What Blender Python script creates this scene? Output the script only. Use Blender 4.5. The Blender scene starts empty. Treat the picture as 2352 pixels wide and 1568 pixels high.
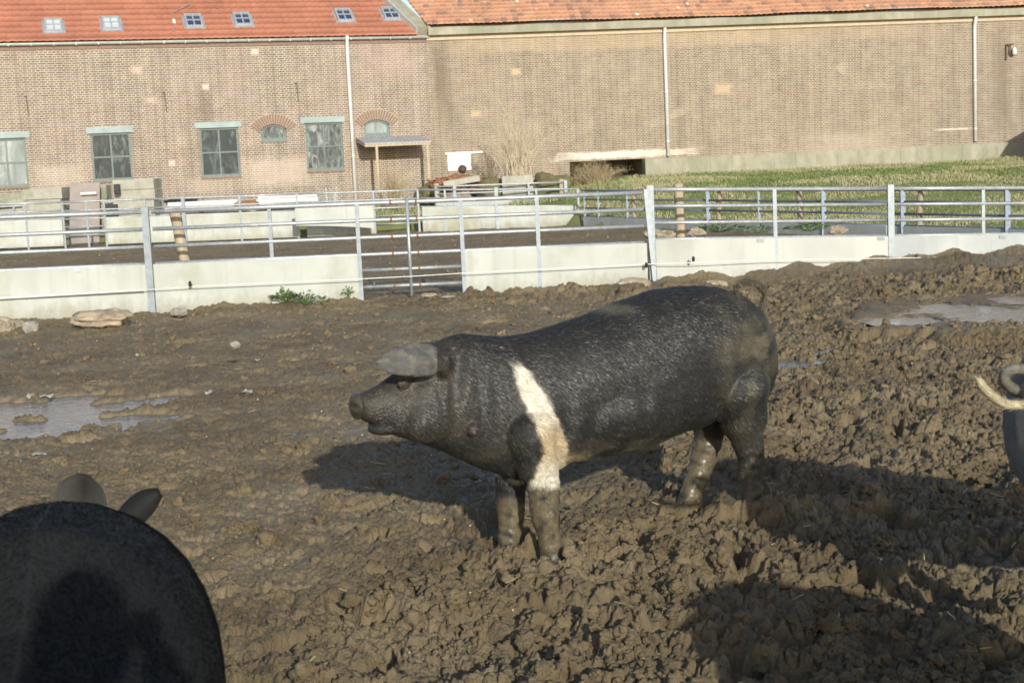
import bpy, bmesh, math, random
import numpy as np
from mathutils import Vector, Matrix, noise as mnoise
R_ = math.radians
random.seed(7); rng = np.random.default_rng(11)
C = bpy.context.scene.collection

# ------------------------------------------------------------------ camera, sky, sun, exposure
F_ = 3400.0; CX, CY = 1176.0, 784.0          # reference frame is 2352 x 1568
CAM = np.array([0.0, 0.0, 1.68]); PITCH = math.atan(413/3400); ROLL = R_(2.6)
Fw = np.array([0, math.cos(PITCH), -math.sin(PITCH)]); U0 = np.array([0, math.sin(PITCH), math.cos(PITCH)]); X0 = np.array([1.0, 0, 0])
Rt = math.cos(ROLL)*X0 - math.sin(ROLL)*U0; Up = math.sin(ROLL)*X0 + math.cos(ROLL)*U0
cam = bpy.data.cameras.new('camera'); cam_o = bpy.data.objects.new('camera', cam); C.objects.link(cam_o)
m = Matrix.Identity(4)
for i in range(3):
    m[i][0] = Rt[i]; m[i][1] = Up[i]; m[i][2] = -Fw[i]; m[i][3] = CAM[i]
cam_o.matrix_world = m
cam.sensor_width = 36; cam.lens = 36*F_/2352; cam.clip_end = 2000; cam.clip_start = .05
cam.dof.use_dof = True; cam.dof.focus_distance = 8.5; cam.dof.aperture_fstop = 8
bpy.context.scene.camera = cam_o
SUN_AZ, SUN_EL = R_(13.5), R_(18)
S = Vector((math.sin(SUN_AZ)*math.cos(SUN_EL), -math.cos(SUN_AZ)*math.cos(SUN_EL), math.sin(SUN_EL)))
w = bpy.data.worlds.new('World'); bpy.context.scene.world = w; w.use_nodes = True
nt = w.node_tree; bg = nt.nodes['Background']
sky = nt.nodes.new('ShaderNodeTexSky'); sky.sky_type = 'NISHITA'; sky.sun_disc = False
sky.sun_elevation = SUN_EL; sky.sun_rotation = math.pi - SUN_AZ; sky.air_density = 1.0; sky.dust_density = 1.0
nt.links.new(sky.outputs[0], bg.inputs[0]); bg.inputs[1].default_value = .15
sl = bpy.data.lights.new('sun', 'SUN'); sl.energy = 4.3; sl.angle = R_(.6); sl.color = (1.0, .962, .84)
so = bpy.data.objects.new('sun', sl); C.objects.link(so); so.rotation_euler = S.to_track_quat('Z', 'Y').to_euler()
vs = bpy.context.scene.view_settings; vs.view_transform = 'Standard'; vs.look = 'None'; vs.gamma = 1; vs.exposure = 0.0; vs.use_curve_mapping = False

# ------------------------------------------------------------------ helpers
def ray(u, v):
    return Fw + (u-CX)/F_*Rt - (v-CY)/F_*Up
def at(u, v, y):                    # pixel -> world point at distance y in front
    d = ray(u, v); return CAM + d*((y-CAM[1])/d[1])
def onz(u, v, z=0):
    d = ray(u, v); return CAM + d*((z-CAM[2])/d[2])
def proj(P):
    q = np.asarray(P)-CAM; z = q@Fw
    return CX+F_*(q@Rt)/z, CY-F_*(q@Up)/z
def tag(o, label=None, cat=None, group=None, kind=None):
    if label: o['label'] = label
    if cat: o['category'] = cat
    if group: o['group'] = group
    if kind: o['kind'] = kind
    return o
def empty(name, loc=(0, 0, 0), rz=0):
    o = bpy.data.objects.new(name, None); C.objects.link(o); o.location = loc; o.rotation_euler = (0, 0, rz); o.empty_display_size = .2
    bpy.context.view_layer.update()
    return o
class MB:
    def __init__(s): s.v = []; s.f = []; s.uv = None
    def add(s, v, f):
        n = len(s.v); s.v += [tuple(map(float, p)) for p in v]; s.f += [tuple(i+n for i in q) for q in f]; return s
    def hexa(s, p):                 # 8 points: bottom 4 ccw, top 4
        return s.add(p, [(3, 2, 1, 0), (4, 5, 6, 7), (0, 1, 5, 4), (1, 2, 6, 5), (2, 3, 7, 6), (3, 0, 4, 7)])
    def box(s, a, b):
        x0, y0, z0 = a; x1, y1, z1 = b
        return s.hexa([(x0, y0, z0), (x1, y0, z0), (x1, y1, z0), (x0, y1, z0), (x0, y0, z1), (x1, y0, z1), (x1, y1, z1), (x0, y1, z1)])
    def bar(s, a, b, wd, ht, up=(0, 0, 1)):
        a = Vector(a); b = Vector(b); d = (b-a).normalized(); sd = d.cross(Vector(up))
        if sd.length < 1e-4: sd = d.cross(Vector((0, 1, 0)))
        sd.normalize(); u = sd.cross(d)
        q = [e + sd*x*wd/2 + u*y*ht/2 for e in (a, b) for x, y in ((-1, -1), (1, -1), (1, 1), (-1, 1))]
        return s.add(q, [(0, 1, 2, 3), (7, 6, 5, 4), (0, 4, 5, 1), (1, 5, 6, 2), (2, 6, 7, 3), (3, 7, 4, 0)])
    def tube(s, pts, r, n=10, caps=True):
        pts = [Vector(p) for p in pts]; k = len(pts); rr = r if hasattr(r, '__len__') else [r]*k
        base = len(s.v); prev = None
        for i, p in enumerate(pts):
            d = (pts[min(i+1, k-1)]-pts[max(i-1, 0)]).normalized()
            if prev is None:
                a = d.cross(Vector((0, 0, 1)));  a = a if a.length > .1 else d.cross(Vector((0, 1, 0)))
            else: a = prev - d*prev.dot(d)
            a.normalize(); prev = a; b = d.cross(a)
            for j in range(n):
                t = 2*math.pi*j/n; s.v.append(tuple(p + (a*math.cos(t)+b*math.sin(t))*rr[i]))
        for i in range(k-1):
            for j in range(n):
                A = base+i*n+j; B = base+i*n+(j+1) % n; s.f.append((A, B, B+n, A+n))
        if caps:
            s.f.append(tuple(base+j for j in reversed(range(n)))); s.f.append(tuple(base+(k-1)*n+j for j in range(n)))
        return s
    def build(s, name, mt, parent=None, smooth=False, bevel=0):
        me = bpy.data.meshes.new(name); me.from_pydata(s.v, [], s.f); me.update()
        if s.uv is not None:
            l = me.uv_layers.new(name='UVMap')
            co = np.array(s.uv); idx = np.zeros(len(me.loops), int); me.loops.foreach_get('vertex_index', idx)
            l.data.foreach_set('uv', co[idx].ravel())
        o = bpy.data.objects.new(name, me); C.objects.link(o)
        if mt: me.materials.append(mt)
        if smooth: me.polygons.foreach_set('use_smooth', [True]*len(me.polygons))
        if bevel:
            b = o.modifiers.new('bevel', 'BEVEL'); b.width = bevel; b.segments = 2; b.limit_method = 'ANGLE'
        if parent is not None:
            o.parent = parent; o.matrix_parent_inverse = parent.matrix_world.inverted()
        return o
def copy_tree(o, parent=None):
    c = o.copy(); C.objects.link(c)
    if parent is not None: c.parent = parent; c.matrix_parent_inverse = o.matrix_parent_inverse.copy()
    for ch in list(o.children): copy_tree(ch, c)
    return c

# ---- materials
def new_mat(name):
    mt = bpy.data.materials.new(name); mt.use_nodes = True; t = mt.node_tree; b = t.nodes['Principled BSDF']; return mt, t, b
def N(t, ty, **kw):
    n = t.nodes.new(ty)
    for k, v in kw.items():
        if k.startswith('i_'):
            key = k[2:]; key = int(key) if key.isdigit() else key.replace('_', ' ')
            n.inputs[key].default_value = v
        else: setattr(n, k, v)
    return n
def ramp(t, src, stops):
    r = N(t, 'ShaderNodeValToRGB'); e = r.color_ramp.elements
    while len(e) > 1: e.remove(e[-1])
    e[0].position = stops[0][0]; e[0].color = stops[0][1]
    for p, c in stops[1:]:
        x = e.new(p); x.color = c
    t.links.new(src, r.inputs[0]); return r.outputs[0]
def g4(x): return (x, x, x, 1) if not hasattr(x, '__len__') else (*x, 1)
def noise_n(t, scale, detail=4, rough=.55, vec=None, dist=0):
    n = N(t, 'ShaderNodeTexNoise'); n.inputs['Scale'].default_value = scale; n.inputs['Detail'].default_value = detail
    n.inputs['Roughness'].default_value = rough; n.inputs['Distortion'].default_value = dist
    if vec is not None: t.links.new(vec, n.inputs['Vector'])
    return n.outputs['Fac']
def mixc(t, fac, a, b, mode='MIX'):
    n = N(t, 'ShaderNodeMix'); n.data_type = 'RGBA'; n.blend_type = mode
    for key, val in ((0, fac), (6, a), (7, b)):
        if isinstance(val, (tuple, list)): n.inputs[key].default_value = g4(val)
        elif isinstance(val, (int, float)): n.inputs[key].default_value = val if key == 0 else g4(val)
        else: t.links.new(val, n.inputs[key])
    return n.outputs[2]
def math_n(t, op, a, b=None, c=None):
    n = N(t, 'ShaderNodeMath'); n.operation = op
    for i, v in enumerate((a, b, c)):
        if v is None: continue
        if isinstance(v, (int, float)): n.inputs[i].default_value = v
        else: t.links.new(v, n.inputs[i])
    return n.outputs[0]
def objco(t, scale=(1, 1, 1), kind='Object'):
    tc = N(t, 'ShaderNodeTexCoord'); mp = N(t, 'ShaderNodeMapping'); mp.inputs['Scale'].default_value = scale
    t.links.new(tc.outputs[kind], mp.inputs[0]); return mp.outputs[0]
def simple(name, c1, c2=None, scale=5, rough=.6, metal=0, bump=None, stretch=(1, 1, 1), c3=None, spec=.5, detail=5):
    mt, t, b = new_mat(name); v = objco(t, stretch)
    c2 = c2 or tuple(x*.8 for x in c1)
    f = noise_n(t, scale, detail, .6, v)
    col = ramp(t, f, [(.35, g4(c1)), (.65, g4(c2))])
    if c3:
        f3 = noise_n(t, scale*.27, 6, .65, v); fr = ramp(t, f3, [(.52, g4(0)), (.66, g4(1))]); col = mixc(t, fr, col, c3)
    t.links.new(col, b.inputs['Base Color'])
    b.inputs['Roughness'].default_value = rough; b.inputs['Metallic'].default_value = metal; b.inputs['Specular IOR Level'].default_value = spec
    if bump:
        bn = N(t, 'ShaderNodeBump'); bn.inputs['Strength'].default_value = bump[1]; bn.inputs['Distance'].default_value = bump[2] if len(bump) > 2 else .01
        t.links.new(noise_n(t, bump[0], 6, .65, v), bn.inputs['Height']); t.links.new(bn.outputs[0], b.inputs['Normal'])
    return mt
M = {}
M['galv'] = simple('galvanised_steel', (.44, .46, .48), (.32, .35, .385), 26, .45, .35, (60, .15, .002), c3=(.50, .52, .54))
M['galv_post'] = simple('galvanised_post', (.34, .38, .42), (.26, .295, .34), 14, .5, .35, (60, .15, .002))
M['galv_dark'] = simple('sky_tinted_galvanised_steel', (.22, .27, .34), (.16, .20, .26), 20, .5, .4)  # shade and sky blue on the diagonal run's rails put into the colour
M['conc'] = simple('pale_concrete_panel', (.50, .52, .495), (.435, .455, .43), 2.2, .8, 0, (90, .12, .003), (1, 1, 1), (.37, .37, .30), .3)
M['conc2'] = simple('cool_concrete_panel', (.52, .525, .50), (.44, .45, .44), 1.4, .8, 0, (90, .12, .003), (1, 1, 1), (.36, .37, .32), .3)
M['conc_blue'] = simple('shade_tinted_concrete_panel', (.46, .485, .49), (.37, .40, .42), 1.6, .8, 0, (90, .12, .003), (1, 1, 1), (.38, .40, .36), .3)  # bluish copy of the pale boards, with their shaded look in the colour
M['conc_old'] = simple('mossy_old_concrete', (.40, .38, .30), (.28, .27, .21), 3.0, .9, 0, (40, .5, .01), (1, 1, .5), (.27, .28, .2), .2)
M['conc_block'] = simple('weathered_concrete_block', (.44, .43, .37), (.34, .33, .28), 4, .9, 0, (50, .5, .01), (1, 1, 1), (.25, .27, .2), .2)
M['zinc'] = simple('painted_gutter', (.60, .62, .60), (.50, .53, .51), 8, .4, .2, None)
M['pipe'] = simple('white_downpipe', (.78, .79, .80), (.68, .70, .72), 6, .35, .1, None)
M['green'] = simple('green_grey_frame', (.15, .20, .19), (.11, .15, .145), 12, .5)
M['lintel'] = simple('pale_blue_grey_lintel', (.36, .43, .43), (.28, .34, .35), 4, .7, 0, (30, .3, .01))
M['wood'] = simple('weathered_wood_post', (.50, .42, .30), (.36, .29, .20), 9, .8, 0, (30, .4, .006), (3, 3, .3))
M['wood2'] = simple('old_grey_brown_timber', (.40, .33, .25), (.28, .23, .17), 9, .85, 0, (30, .4, .006), (3, 3, .3))
M['iron'] = simple('rusty_iron', (.07, .05, .04), (.12, .07, .05), 20, .7, .3)
M['rust'] = simple('rusty_clamp', (.30, .16, .07), (.20, .10, .05), 30, .8, .2)
M['black'] = simple('black_plastic', (.02, .022, .03), (.035, .035, .045), 6, .45)
M['white'] = simple('white_paint', (.80, .79, .75), (.68, .67, .62), 5, .7, 0, (30, .2, .004))
M['rope'] = simple('white_fence_tape', (.82, .82, .78), (.75, .75, .72), 40, .6)
M['rock'] = simple('beige_field_stone', (.46, .38, .28), (.33, .27, .20), 7, .85, 0, (22, .8, .02), (1, 1, 1), (.24, .19, .14))
M['rock_grey'] = simple('grey_field_stone', (.42, .40, .34), (.30, .29, .25), 7, .85, 0, (22, .8, .02), (1, 1, 1), (.22, .20, .17))
M['board'] = simple('mauve_faded_board', (.33, .285, .262), (.28, .24, .222), 3, .7)
M['tin'] = simple('corrugated_tin', (.52, .54, .58), (.40, .42, .46), 5, .45, .4)
M['redtile'] = simple('broken_red_tile', (.33, .15, .085), (.20, .10, .065), 6, .85, 0, (20, .8, .02))
M['ply'] = simple('brown_wood_panel', (.36, .19, .08), (.24, .12, .05), 5, .6)
M['plasticbit'] = simple('dirty_white_plastic_scrap', (.40, .40, .36), (.28, .27, .24), 12, .4)
M['moss'] = simple('mossy_soil', (.16, .15, .07), (.12, .10, .06), 5, .95, 0, (30, .8, .02), (1, 1, 1), (.15, .20, .06))

def add_splash(mname, zref, hgt):
    t = M[mname].node_tree; b = t.nodes['Principled BSDF']; src = b.inputs['Base Color'].links[0].from_socket
    geo = N(t, 'ShaderNodeNewGeometry'); sx = N(t, 'ShaderNodeSeparateXYZ'); t.links.new(geo.outputs['Position'], sx.inputs[0])
    mr = N(t, 'ShaderNodeMapRange'); mr.inputs[1].default_value = zref; mr.inputs[2].default_value = zref+hgt; mr.inputs[3].default_value = 1; mr.inputs[4].default_value = 0; t.links.new(sx.outputs[2], mr.inputs[0])
    mp = N(t, 'ShaderNodeMapping'); mp.inputs['Scale'].default_value = (1, 1, .5); t.links.new(geo.outputs['Position'], mp.inputs[0])
    n1 = noise_n(t, 5, 7, .75, mp.outputs[0]); n2 = noise_n(t, 1.1, 4, .6, mp.outputs[0]); n3 = noise_n(t, 26, 5, .7, mp.outputs[0])
    e = math_n(t, 'ADD', math_n(t, 'MULTIPLY', mr.outputs[0], .50), math_n(t, 'MULTIPLY', n1, .65))
    k = ramp(t, e, [(.66, g4(0)), (.86, g4(.7))]); c = mixc(t, k, src, (.27, .25, .17))
    k3 = math_n(t, 'MULTIPLY', ramp(t, n3, [(.66, g4(0)), (.72, g4(.75))]), ramp(t, e, [(.42, g4(0)), (.75, g4(1))])); c = mixc(t, k3, c, (.16, .12, .075))
    mp2 = N(t, 'ShaderNodeMapping'); mp2.inputs['Scale'].default_value = (3.2, 3.2, .12); t.links.new(geo.outputs['Position'], mp2.inputs[0])
    st_ = ramp(t, noise_n(t, 1.6, 4, .6, mp2.outputs[0]), [(.50, g4(0)), (.68, g4(.34))]); c = mixc(t, st_, c, (.33, .335, .29))
    t.links.new(c, b.inputs['Base Color'])
add_splash('conc', .02, .55); add_splash('conc2', -.05, .55); add_splash('conc_blue', -.1, .6)
# ---- numpy noise
_P = rng.permutation(4096); _P = np.concatenate([_P, _P]); _G = rng.uniform(0, 2*np.pi, 4096); _GX, _GY = np.cos(_G), np.sin(_G)
def perlin(x, y):
    xi = np.floor(x).astype(np.int64); yi = np.floor(y).astype(np.int64); xf = x-xi; yf = y-yi
    def g(ix, iy, dx, dy):
        h = _P[(_P[ix & 4095]+iy) & 4095]; return _GX[h]*dx+_GY[h]*dy
    u = xf*xf*xf*(xf*(xf*6-15)+10); v = yf*yf*yf*(yf*(yf*6-15)+10)
    a = g(xi, yi, xf, yf); b = g(xi+1, yi, xf-1, yf); c = g(xi, yi+1, xf, yf-1); d = g(xi+1, yi+1, xf-1, yf-1)
    return ((a+(b-a)*u)*(1-v)+(c+(d-c)*u)*v)*1.5
def sst(a, b, x):
    t = np.clip((x-a)/(b-a), 0, 1); return t*t*(3-2*t)

# ------------------------------------------------------------------ terrain
PUD = []     # world-space puddle ellipses: cx, cy, rx, ry, angle, depth
def add_pud(u, v, ru, rv, depth=.05, ang=-.046):
    a = onz(u, v, ang); b = onz(u+ru, v, ang); c = onz(u, v-rv, ang)
    PUD.append((a[0], a[1], abs(b[0]-a[0]), abs(c[1]-a[1]), ang, depth))
add_pud(40, 945, 190, 22); add_pud(235, 940, 120, 15); add_pud(215, 970, 190, 13); add_pud(385, 918, 70, 10, .03); add_pud(60, 978, 150, 14); add_pud(20, 1002, 110, 14); add_pud(210, 915, 70, 9, .03)
add_pud(2260, 716, 195, 21, .05, .04); add_pud(2070, 738, 90, 10, .05, .04); add_pud(1890, 812, 70, 7); add_pud(1985, 790, 50, 5); add_pud(2350, 690, 80, 9, .05, .04); add_pud(1800, 830, 30, 5)
add_pud(460, 850, 34, 4, .03); add_pud(430, 795, 50, 3, .03); add_pud(1150, 745, 50, 3, .03); add_pud(640, 780, 45, 3, .03); add_pud(400, 1060, 28, 5, .03); add_pud(1405, 722, 50, 3, .03); add_pud(200, 1020, 40, 5, .03)
FEET = []    # holes round the hooves: x, y, z target, radius
def rough_w(x, y):
    ny = perlin(x*.5+3, y*.5)*.6
    r1 = sst(7.6, 5.2, y+ny+np.clip(-x-.2, 0, 2)*.8)
    r2 = sst(.0, 1.6, x+ny)
    r3 = sst(17.0, 18.2, y-.1*x+ny*.4)*sst(-3, 1, x)*.8
    r = np.maximum(np.maximum(r1, r2), r3)
    return np.where(y > 18.6, .3, np.clip(.16+.84*r, 0, 1))
def clods(x, y, wl, seed, fill=.62):
    X = x/wl; Y = y/wl; xi = np.floor(X).astype(np.int64); yi = np.floor(Y).astype(np.int64); h = np.zeros_like(X)
    for i in (-1, 0, 1):
        for j in (-1, 0, 1):
            a = _P[(_P[(xi+i+seed) & 4095]+yi+j+seed*7) & 4095]; cx = xi+i+_GX[a]*.38+.5; cy = yi+j+_GY[a]*.38+.5
            r = fill*(.55+.75*((a*37 % 101)/101.)); e = 1-((X-cx)**2+(Y-cy)**2*(.8+.5*((a*13 % 17)/17.)))/(r*r)
            h = np.maximum(h, np.sqrt(np.maximum(e, 0))*r)
    return h*wl
def mudh(x, y):
    R = rough_w(x, y)
    wx = x+.035*perlin(x*4.1, y*4.1+9)+.012*perlin(x*15, y*15); wy = y+.035*perlin(x*4.1+31, y*4.1)+.012*perlin(x*15+8, y*15)
    z = .05*perlin(x*.45, y*.45)+.035*perlin(x*1.1+5, y*1.1)
    f1 = clods(wx, wy, .018, 3); f2 = clods(wx, wy, .036, 5); f3 = clods(wx, wy, .065, 9); f4 = clods(wx, wy, .13, 12, .50)
    m1 = sst(-.35, .3, perlin(x/.35+5, y/.35)); m2 = sst(-.1, .45, perlin(x/.6+35, y/.5)); m3 = sst(-.4, .4, perlin(x/.9+15, y/.9))
    tb = 0
    for i, (wl, am) in enumerate(((.55, .050), (.26, .034), (.12, .022), (.06, .016), (.03, .011), (.016, .008))):
        tb = tb+am*perlin(wx/wl+17*i, wy/wl+5*i)
    co = f2*.50*(.4+.6*m1)+f1*.60+f3*.50*(.35+.65*m3)+f4*.40*m2+tb
    cr = np.minimum(np.abs(perlin(wx/.10+50, wy/.10)), np.abs(perlin(wx/.17+80, wy/.17+4))); crack = -sst(.09, .0, cr)*.026
    pits = -sst(.26, .62, perlin(x/.20+90, y/.20+33))*.10-sst(.32, .6, perlin(x/.09+60, y/.09+33))*.032
    pen = (y > 18.6)
    smooth = .020*perlin(x/.38, y/.38)+f3*.22*m2+f2*.38*m1+f1*.55+.55*(tb-.05*perlin(wx/.55, wy/.55))+crack*.4*m3-.004+.45*pits*m2-.03*perlin(x*.45, y*.45)-.02*perlin(x*1.1+5, y*1.1)
    z = z+R*(co-.040+crack+pits)+(1-R)*smooth
    # banked soil along the fence and higher ridges on the right
    fy = fence_y(x)
    near = sst(1.6, .25, fy-y)*(y < fy+.3)
    z = z+near*(.03+.09*sst(-2, 3.2, x))*(1+perlin(x*2.2, y*2.2))+near*(.3+.7*R)*(f4*.7+clods(wx, wy, .26, 22, .5)*.45)*m2
    z = z+.10*sst(2.5, 5, x)*sst(12.5, 16.5, y)*(y < fy)*(1+.8*perlin(x*1.2, y*1.2))
    for (cx, cy, rx, ry, an, dp) in PUD:
        e = np.sqrt(((x-cx)/rx)**2+((y-cy)/ry)**2)+.45*perlin(x*2.5+cx, y*1.6+cy)+.22*perlin(x*9, y*6)
        k = sst(1.2, .8, e); z = z*(1-k)+k*(an-.004-dp*.6+.32*(z-max(an, 0)))
        if an > 0: e3 = np.sqrt(((x-cx)/(rx*1.5))**2+((y-cy+.9)/(ry*2+.9))**2); z = z-sst(1.3, .8, e3)*np.maximum(z-.05, 0)*.85*(1-k); z = z+sst(1.05, 1.25, e)*sst(2.2, 1.5, e)*np.maximum(.052+.02*perlin(x*7, y*7)-z, 0)
    for (cx, cy, zz, rr) in FEET:
        z = z+(zz+.03)*.75*np.exp(-((x-cx)**2+(y-cy)**2)/.30**2)*(1 if zz > .03 else .2)
    for (cx, cy, zz, rr) in FEET:
        e = np.sqrt((x-cx)**2+(y-cy)**2)/rr; k = sst(1.7, .9, e); z = z*(1-k)+(zz+.02)*k+.022*np.exp(-((e-1.75)/.4)**2)*(1+1.2*perlin(x*14, y*14))
    if y.min() < 10.5 and y.size > 20000:
        for (px, py, pa, pd) in PRINTS:
            if py < y.min()-.2 or py > y.max()+.2: continue
            ca_, sa_ = math.cos(pa), math.sin(pa)
            for sd_ in (-.021, .021):
                lx = (x-px)*ca_+(y-py)*sa_-sd_; ly = -(x-px)*sa_+(y-py)*ca_; e = np.sqrt((lx/.024)**2+(ly/.050)**2); z = z-pd*sst(1.15, .6, e)+.013*np.exp(-((e-1.45)/.3)**2)
    return np.where(pen, z*.7, z)
_pr = np.random.default_rng(77)
PRINTS = [(_pr.uniform(-.36, .34)*yy, yy, _pr.uniform(0, 3.1), _pr.uniform(.03, .055)) for yy in _pr.uniform(5.2, 10, 110)]
def fence_y(x):
    return np.where(x < 1.75, 18.05+(x+6.2)*.135, 19.1+(x-1.75)*.37)
def lvl_bank(x, y):
    b = sst(33.5, 45, y+.12*x*0)*(.42+.55*sst(-1.5, 4, x)); return b

def grid_mesh(name, X, Y, Z, mt, smooth=True, parent=None, attr=None):
    r, c = X.shape; co = np.stack([X, Y, Z], -1).reshape(-1, 3).astype(np.float32)
    idx = np.arange(r*c).reshape(r, c); q = np.stack([idx[:-1, :-1], idx[:-1, 1:], idx[1:, 1:], idx[1:, :-1]], -1).reshape(-1, 4)
    return np_mesh(name, co, q, mt, smooth, parent, attr)
def np_mesh(name, co, q, mt, smooth=True, parent=None, attr=None):
    k = q.shape[1]; me = bpy.data.meshes.new(name)
    me.vertices.add(len(co)); me.vertices.foreach_set('co', np.asarray(co, np.float32).ravel())
    me.loops.add(q.size); me.loops.foreach_set('vertex_index', q.ravel().astype(np.int32))
    me.polygons.add(len(q)); me.polygons.foreach_set('loop_start', (np.arange(len(q))*k).astype(np.int32))
    me.update(calc_edges=True)
    if smooth: me.polygons.foreach_set('use_smooth', np.ones(len(q), bool))
    if attr:
        for an, av in attr.items():
            if av.ndim == 1:
                a = me.attributes.new(an, 'FLOAT', 'POINT'); a.data.foreach_set('value', av.astype(np.float32))
            else:
                a = me.attributes.new(an, 'FLOAT_COLOR', 'POINT'); a.data.foreach_set('color', np.concatenate([av, np.ones((len(av), 1))], 1).astype(np.float32).ravel())
    me.validate()
    o = bpy.data.objects.new(name, me); C.objects.link(o)
    if mt: me.materials.append(mt)
    if parent is not None: o.parent = parent; o.matrix_parent_inverse = parent.matrix_world.inverted()
    return o

# ---- main pig placement (needed by the ground for its hoof holes)
YAW = R_(30); HD = np.array([-math.cos(YAW), -math.sin(YAW), 0]); LN = np.array([math.sin(YAW), -math.cos(YAW), 0])   # head dir, near-side dir
NF = at(1268, 1290, 6.1)                      # near front hoof
PO = np.array([NF[0], NF[1], 0])-LN*.15       # a point of the mid plane
def onplane(u, v, off=0.0):                   # pixel on the pig's vertical plane shifted by off towards the viewer
    d = ray(u, v); p0 = PO+LN*off; k = ((p0-CAM)@LN)/(d@LN); return CAM+d*k
for (u, v, off) in ((1268, 1295, .15), (1172, 1278, -.13), (1718, 1152, .15), (1583, 1160, -.13)):
    p = onplane(u, v, off); FEET.append((p[0], p[1], p[2]-.005, .085))

def mud_material():
    mt, t, b = new_mat('wet_mud'); v = objco(t)
    geo = N(t, 'ShaderNodeNewGeometry')
    c = ramp(t, noise_n(t, 1.3, 6, .6, v), [(.3, g4((.190, .136, .076))), (.5, g4((.280, .213, .120))), (.72, g4((.362, .283, .178)))])
    c = mixc(t, ramp(t, noise_n(t, 14, 6, .7, v), [(.35, g4(0)), (.7, g4(1))]), c, mixc(t, 1, c, (.66, .64, .62), 'MULTIPLY'))
    at_ = N(t, 'ShaderNodeAttribute'); at_.attribute_name = 'wet'
    c = mixc(t, math_n(t, 'MULTIPLY', at_.outputs['Fac'], .4), c, (.13, .108, .080))
    sp = N(t, 'ShaderNodeTexVoronoi'); sp.inputs['Scale'].default_value = 9; t.links.new(v, sp.inputs['Vector'])
    fl = ramp(t, sp.outputs['Distance'], [(.035, g4(1)), (.05, g4(0))])
    c = mixc(t, math_n(t, 'MULTIPLY', fl, .25), c, (.50, .40, .26))
    t.links.new(c, b.inputs['Base Color'])
    rn = ramp(t, noise_n(t, 2.6, 5, .6, v), [(.35, g4(.42)), (.65, g4(.72))])
    rr = mixc(t, at_.outputs['Fac'], rn, (.32, .32, .32))
    t.links.new(rr, b.inputs['Roughness']); b.inputs['Specular IOR Level'].default_value = .5
    vo2 = N(t, 'ShaderNodeTexVoronoi'); vo2.inputs['Scale'].default_value = 95; t.links.new(v, vo2.inputs['Vector'])
    h = math_n(t, 'ADD', math_n(t, 'ADD', noise_n(t, 30, 10, .78, v), math_n(t, 'MULTIPLY', noise_n(t, 130, 6, .75, v), .5)), math_n(t, 'MULTIPLY', vo2.outputs['Distance'], -.28))
    bn = N(t, 'ShaderNodeBump'); bn.inputs['Distance'].default_value = .027
    t.links.new(math_n(t, 'SUBTRACT', .9, math_n(t, 'MULTIPLY', at_.outputs['Fac'], .62)), bn.inputs['Strength'])
    t.links.new(h, bn.inputs['Height']); t.links.new(bn.outputs[0], b.inputs['Normal'])
    return mt
M['mud'] = mud_material()
def build_mud():
    ys = [1.2]
    while ys[-1] < 40.5:
        y = ys[-1]; k = .006 if y < 4 else (.0017 if y < 9 else (.0021 if y < 19 else .005)); ys.append(y+y*k)
    ys = np.array(ys)
    ts = np.concatenate([np.linspace(-.8, -.375, 60)[:-1], np.linspace(-.375, .375, 1040), np.linspace(.375, .8, 60)[1:]])
    T, Y = np.meshgrid(ts, ys); X = T*Y
    Z = np.zeros_like(X)
    for i in range(0, X.shape[0], 100):
        Z[i:i+100] = mudh(X[i:i+100], Y[i:i+100])
    # wetness: low smooth parts
    R = rough_w(X, Y); wet = .8*(1-R)*sst(.0, -.04, Z)*(Y < 18.6)+.25*sst(.1, .5, perlin(X*1.3+8, Y*1.3))*(Y < 18.6)
    o = grid_mesh('mud', X, Y, Z, M['mud'], attr={'wet': np.clip(wet, 0, 1).ravel()})
    tag(o, kind='structure')
build_mud()
mt, t, b = new_mat('muddy_puddle_water'); b.inputs['Base Color'].default_value = (.13, .13, .125, 1); b.inputs['Roughness'].default_value = .10; b.inputs['Specular IOR Level'].default_value = 1.0
bn = N(t, 'ShaderNodeBump'); bn.inputs['Strength'].default_value = .55; bn.inputs['Distance'].default_value = .02; t.links.new(noise_n(t, 9, 3, .5, objco(t)), bn.inputs['Height']); t.links.new(bn.outputs[0], b.inputs['Normal']); M['water'] = mt
def puddle_sheet(u0, v0, u1, v1, zl=-.046):
    P = [onz(u0, v1, zl), onz(u1, v1, zl), onz(u1, v0, zl), onz(u0, v0, zl)]
    mb = MB().add(P, [(0, 1, 2, 3)]); tag(mb.build('puddle_water', M['water']), kind='structure')
puddle_sheet(-500, 700, 1250, 1125); puddle_sheet(1740, 772, 1935, 850)
for k_, (cx, cy, rx, ry, lv, dp) in enumerate([p for p in PUD if p[4] > 0]):
    P = [(cx+math.cos(a)*rx*1.22*(1+.12*math.sin(3*a+k_)), cy+math.sin(a)*ry*1.22*(1+.12*math.sin(2*a+k_)), lv+.002*k_) for a in np.linspace(0, 2*math.pi, 40)[:-1]]
    tag(MB().add(P, [tuple(range(39))]).build('puddle_water', M['water']), kind='structure')
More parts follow.
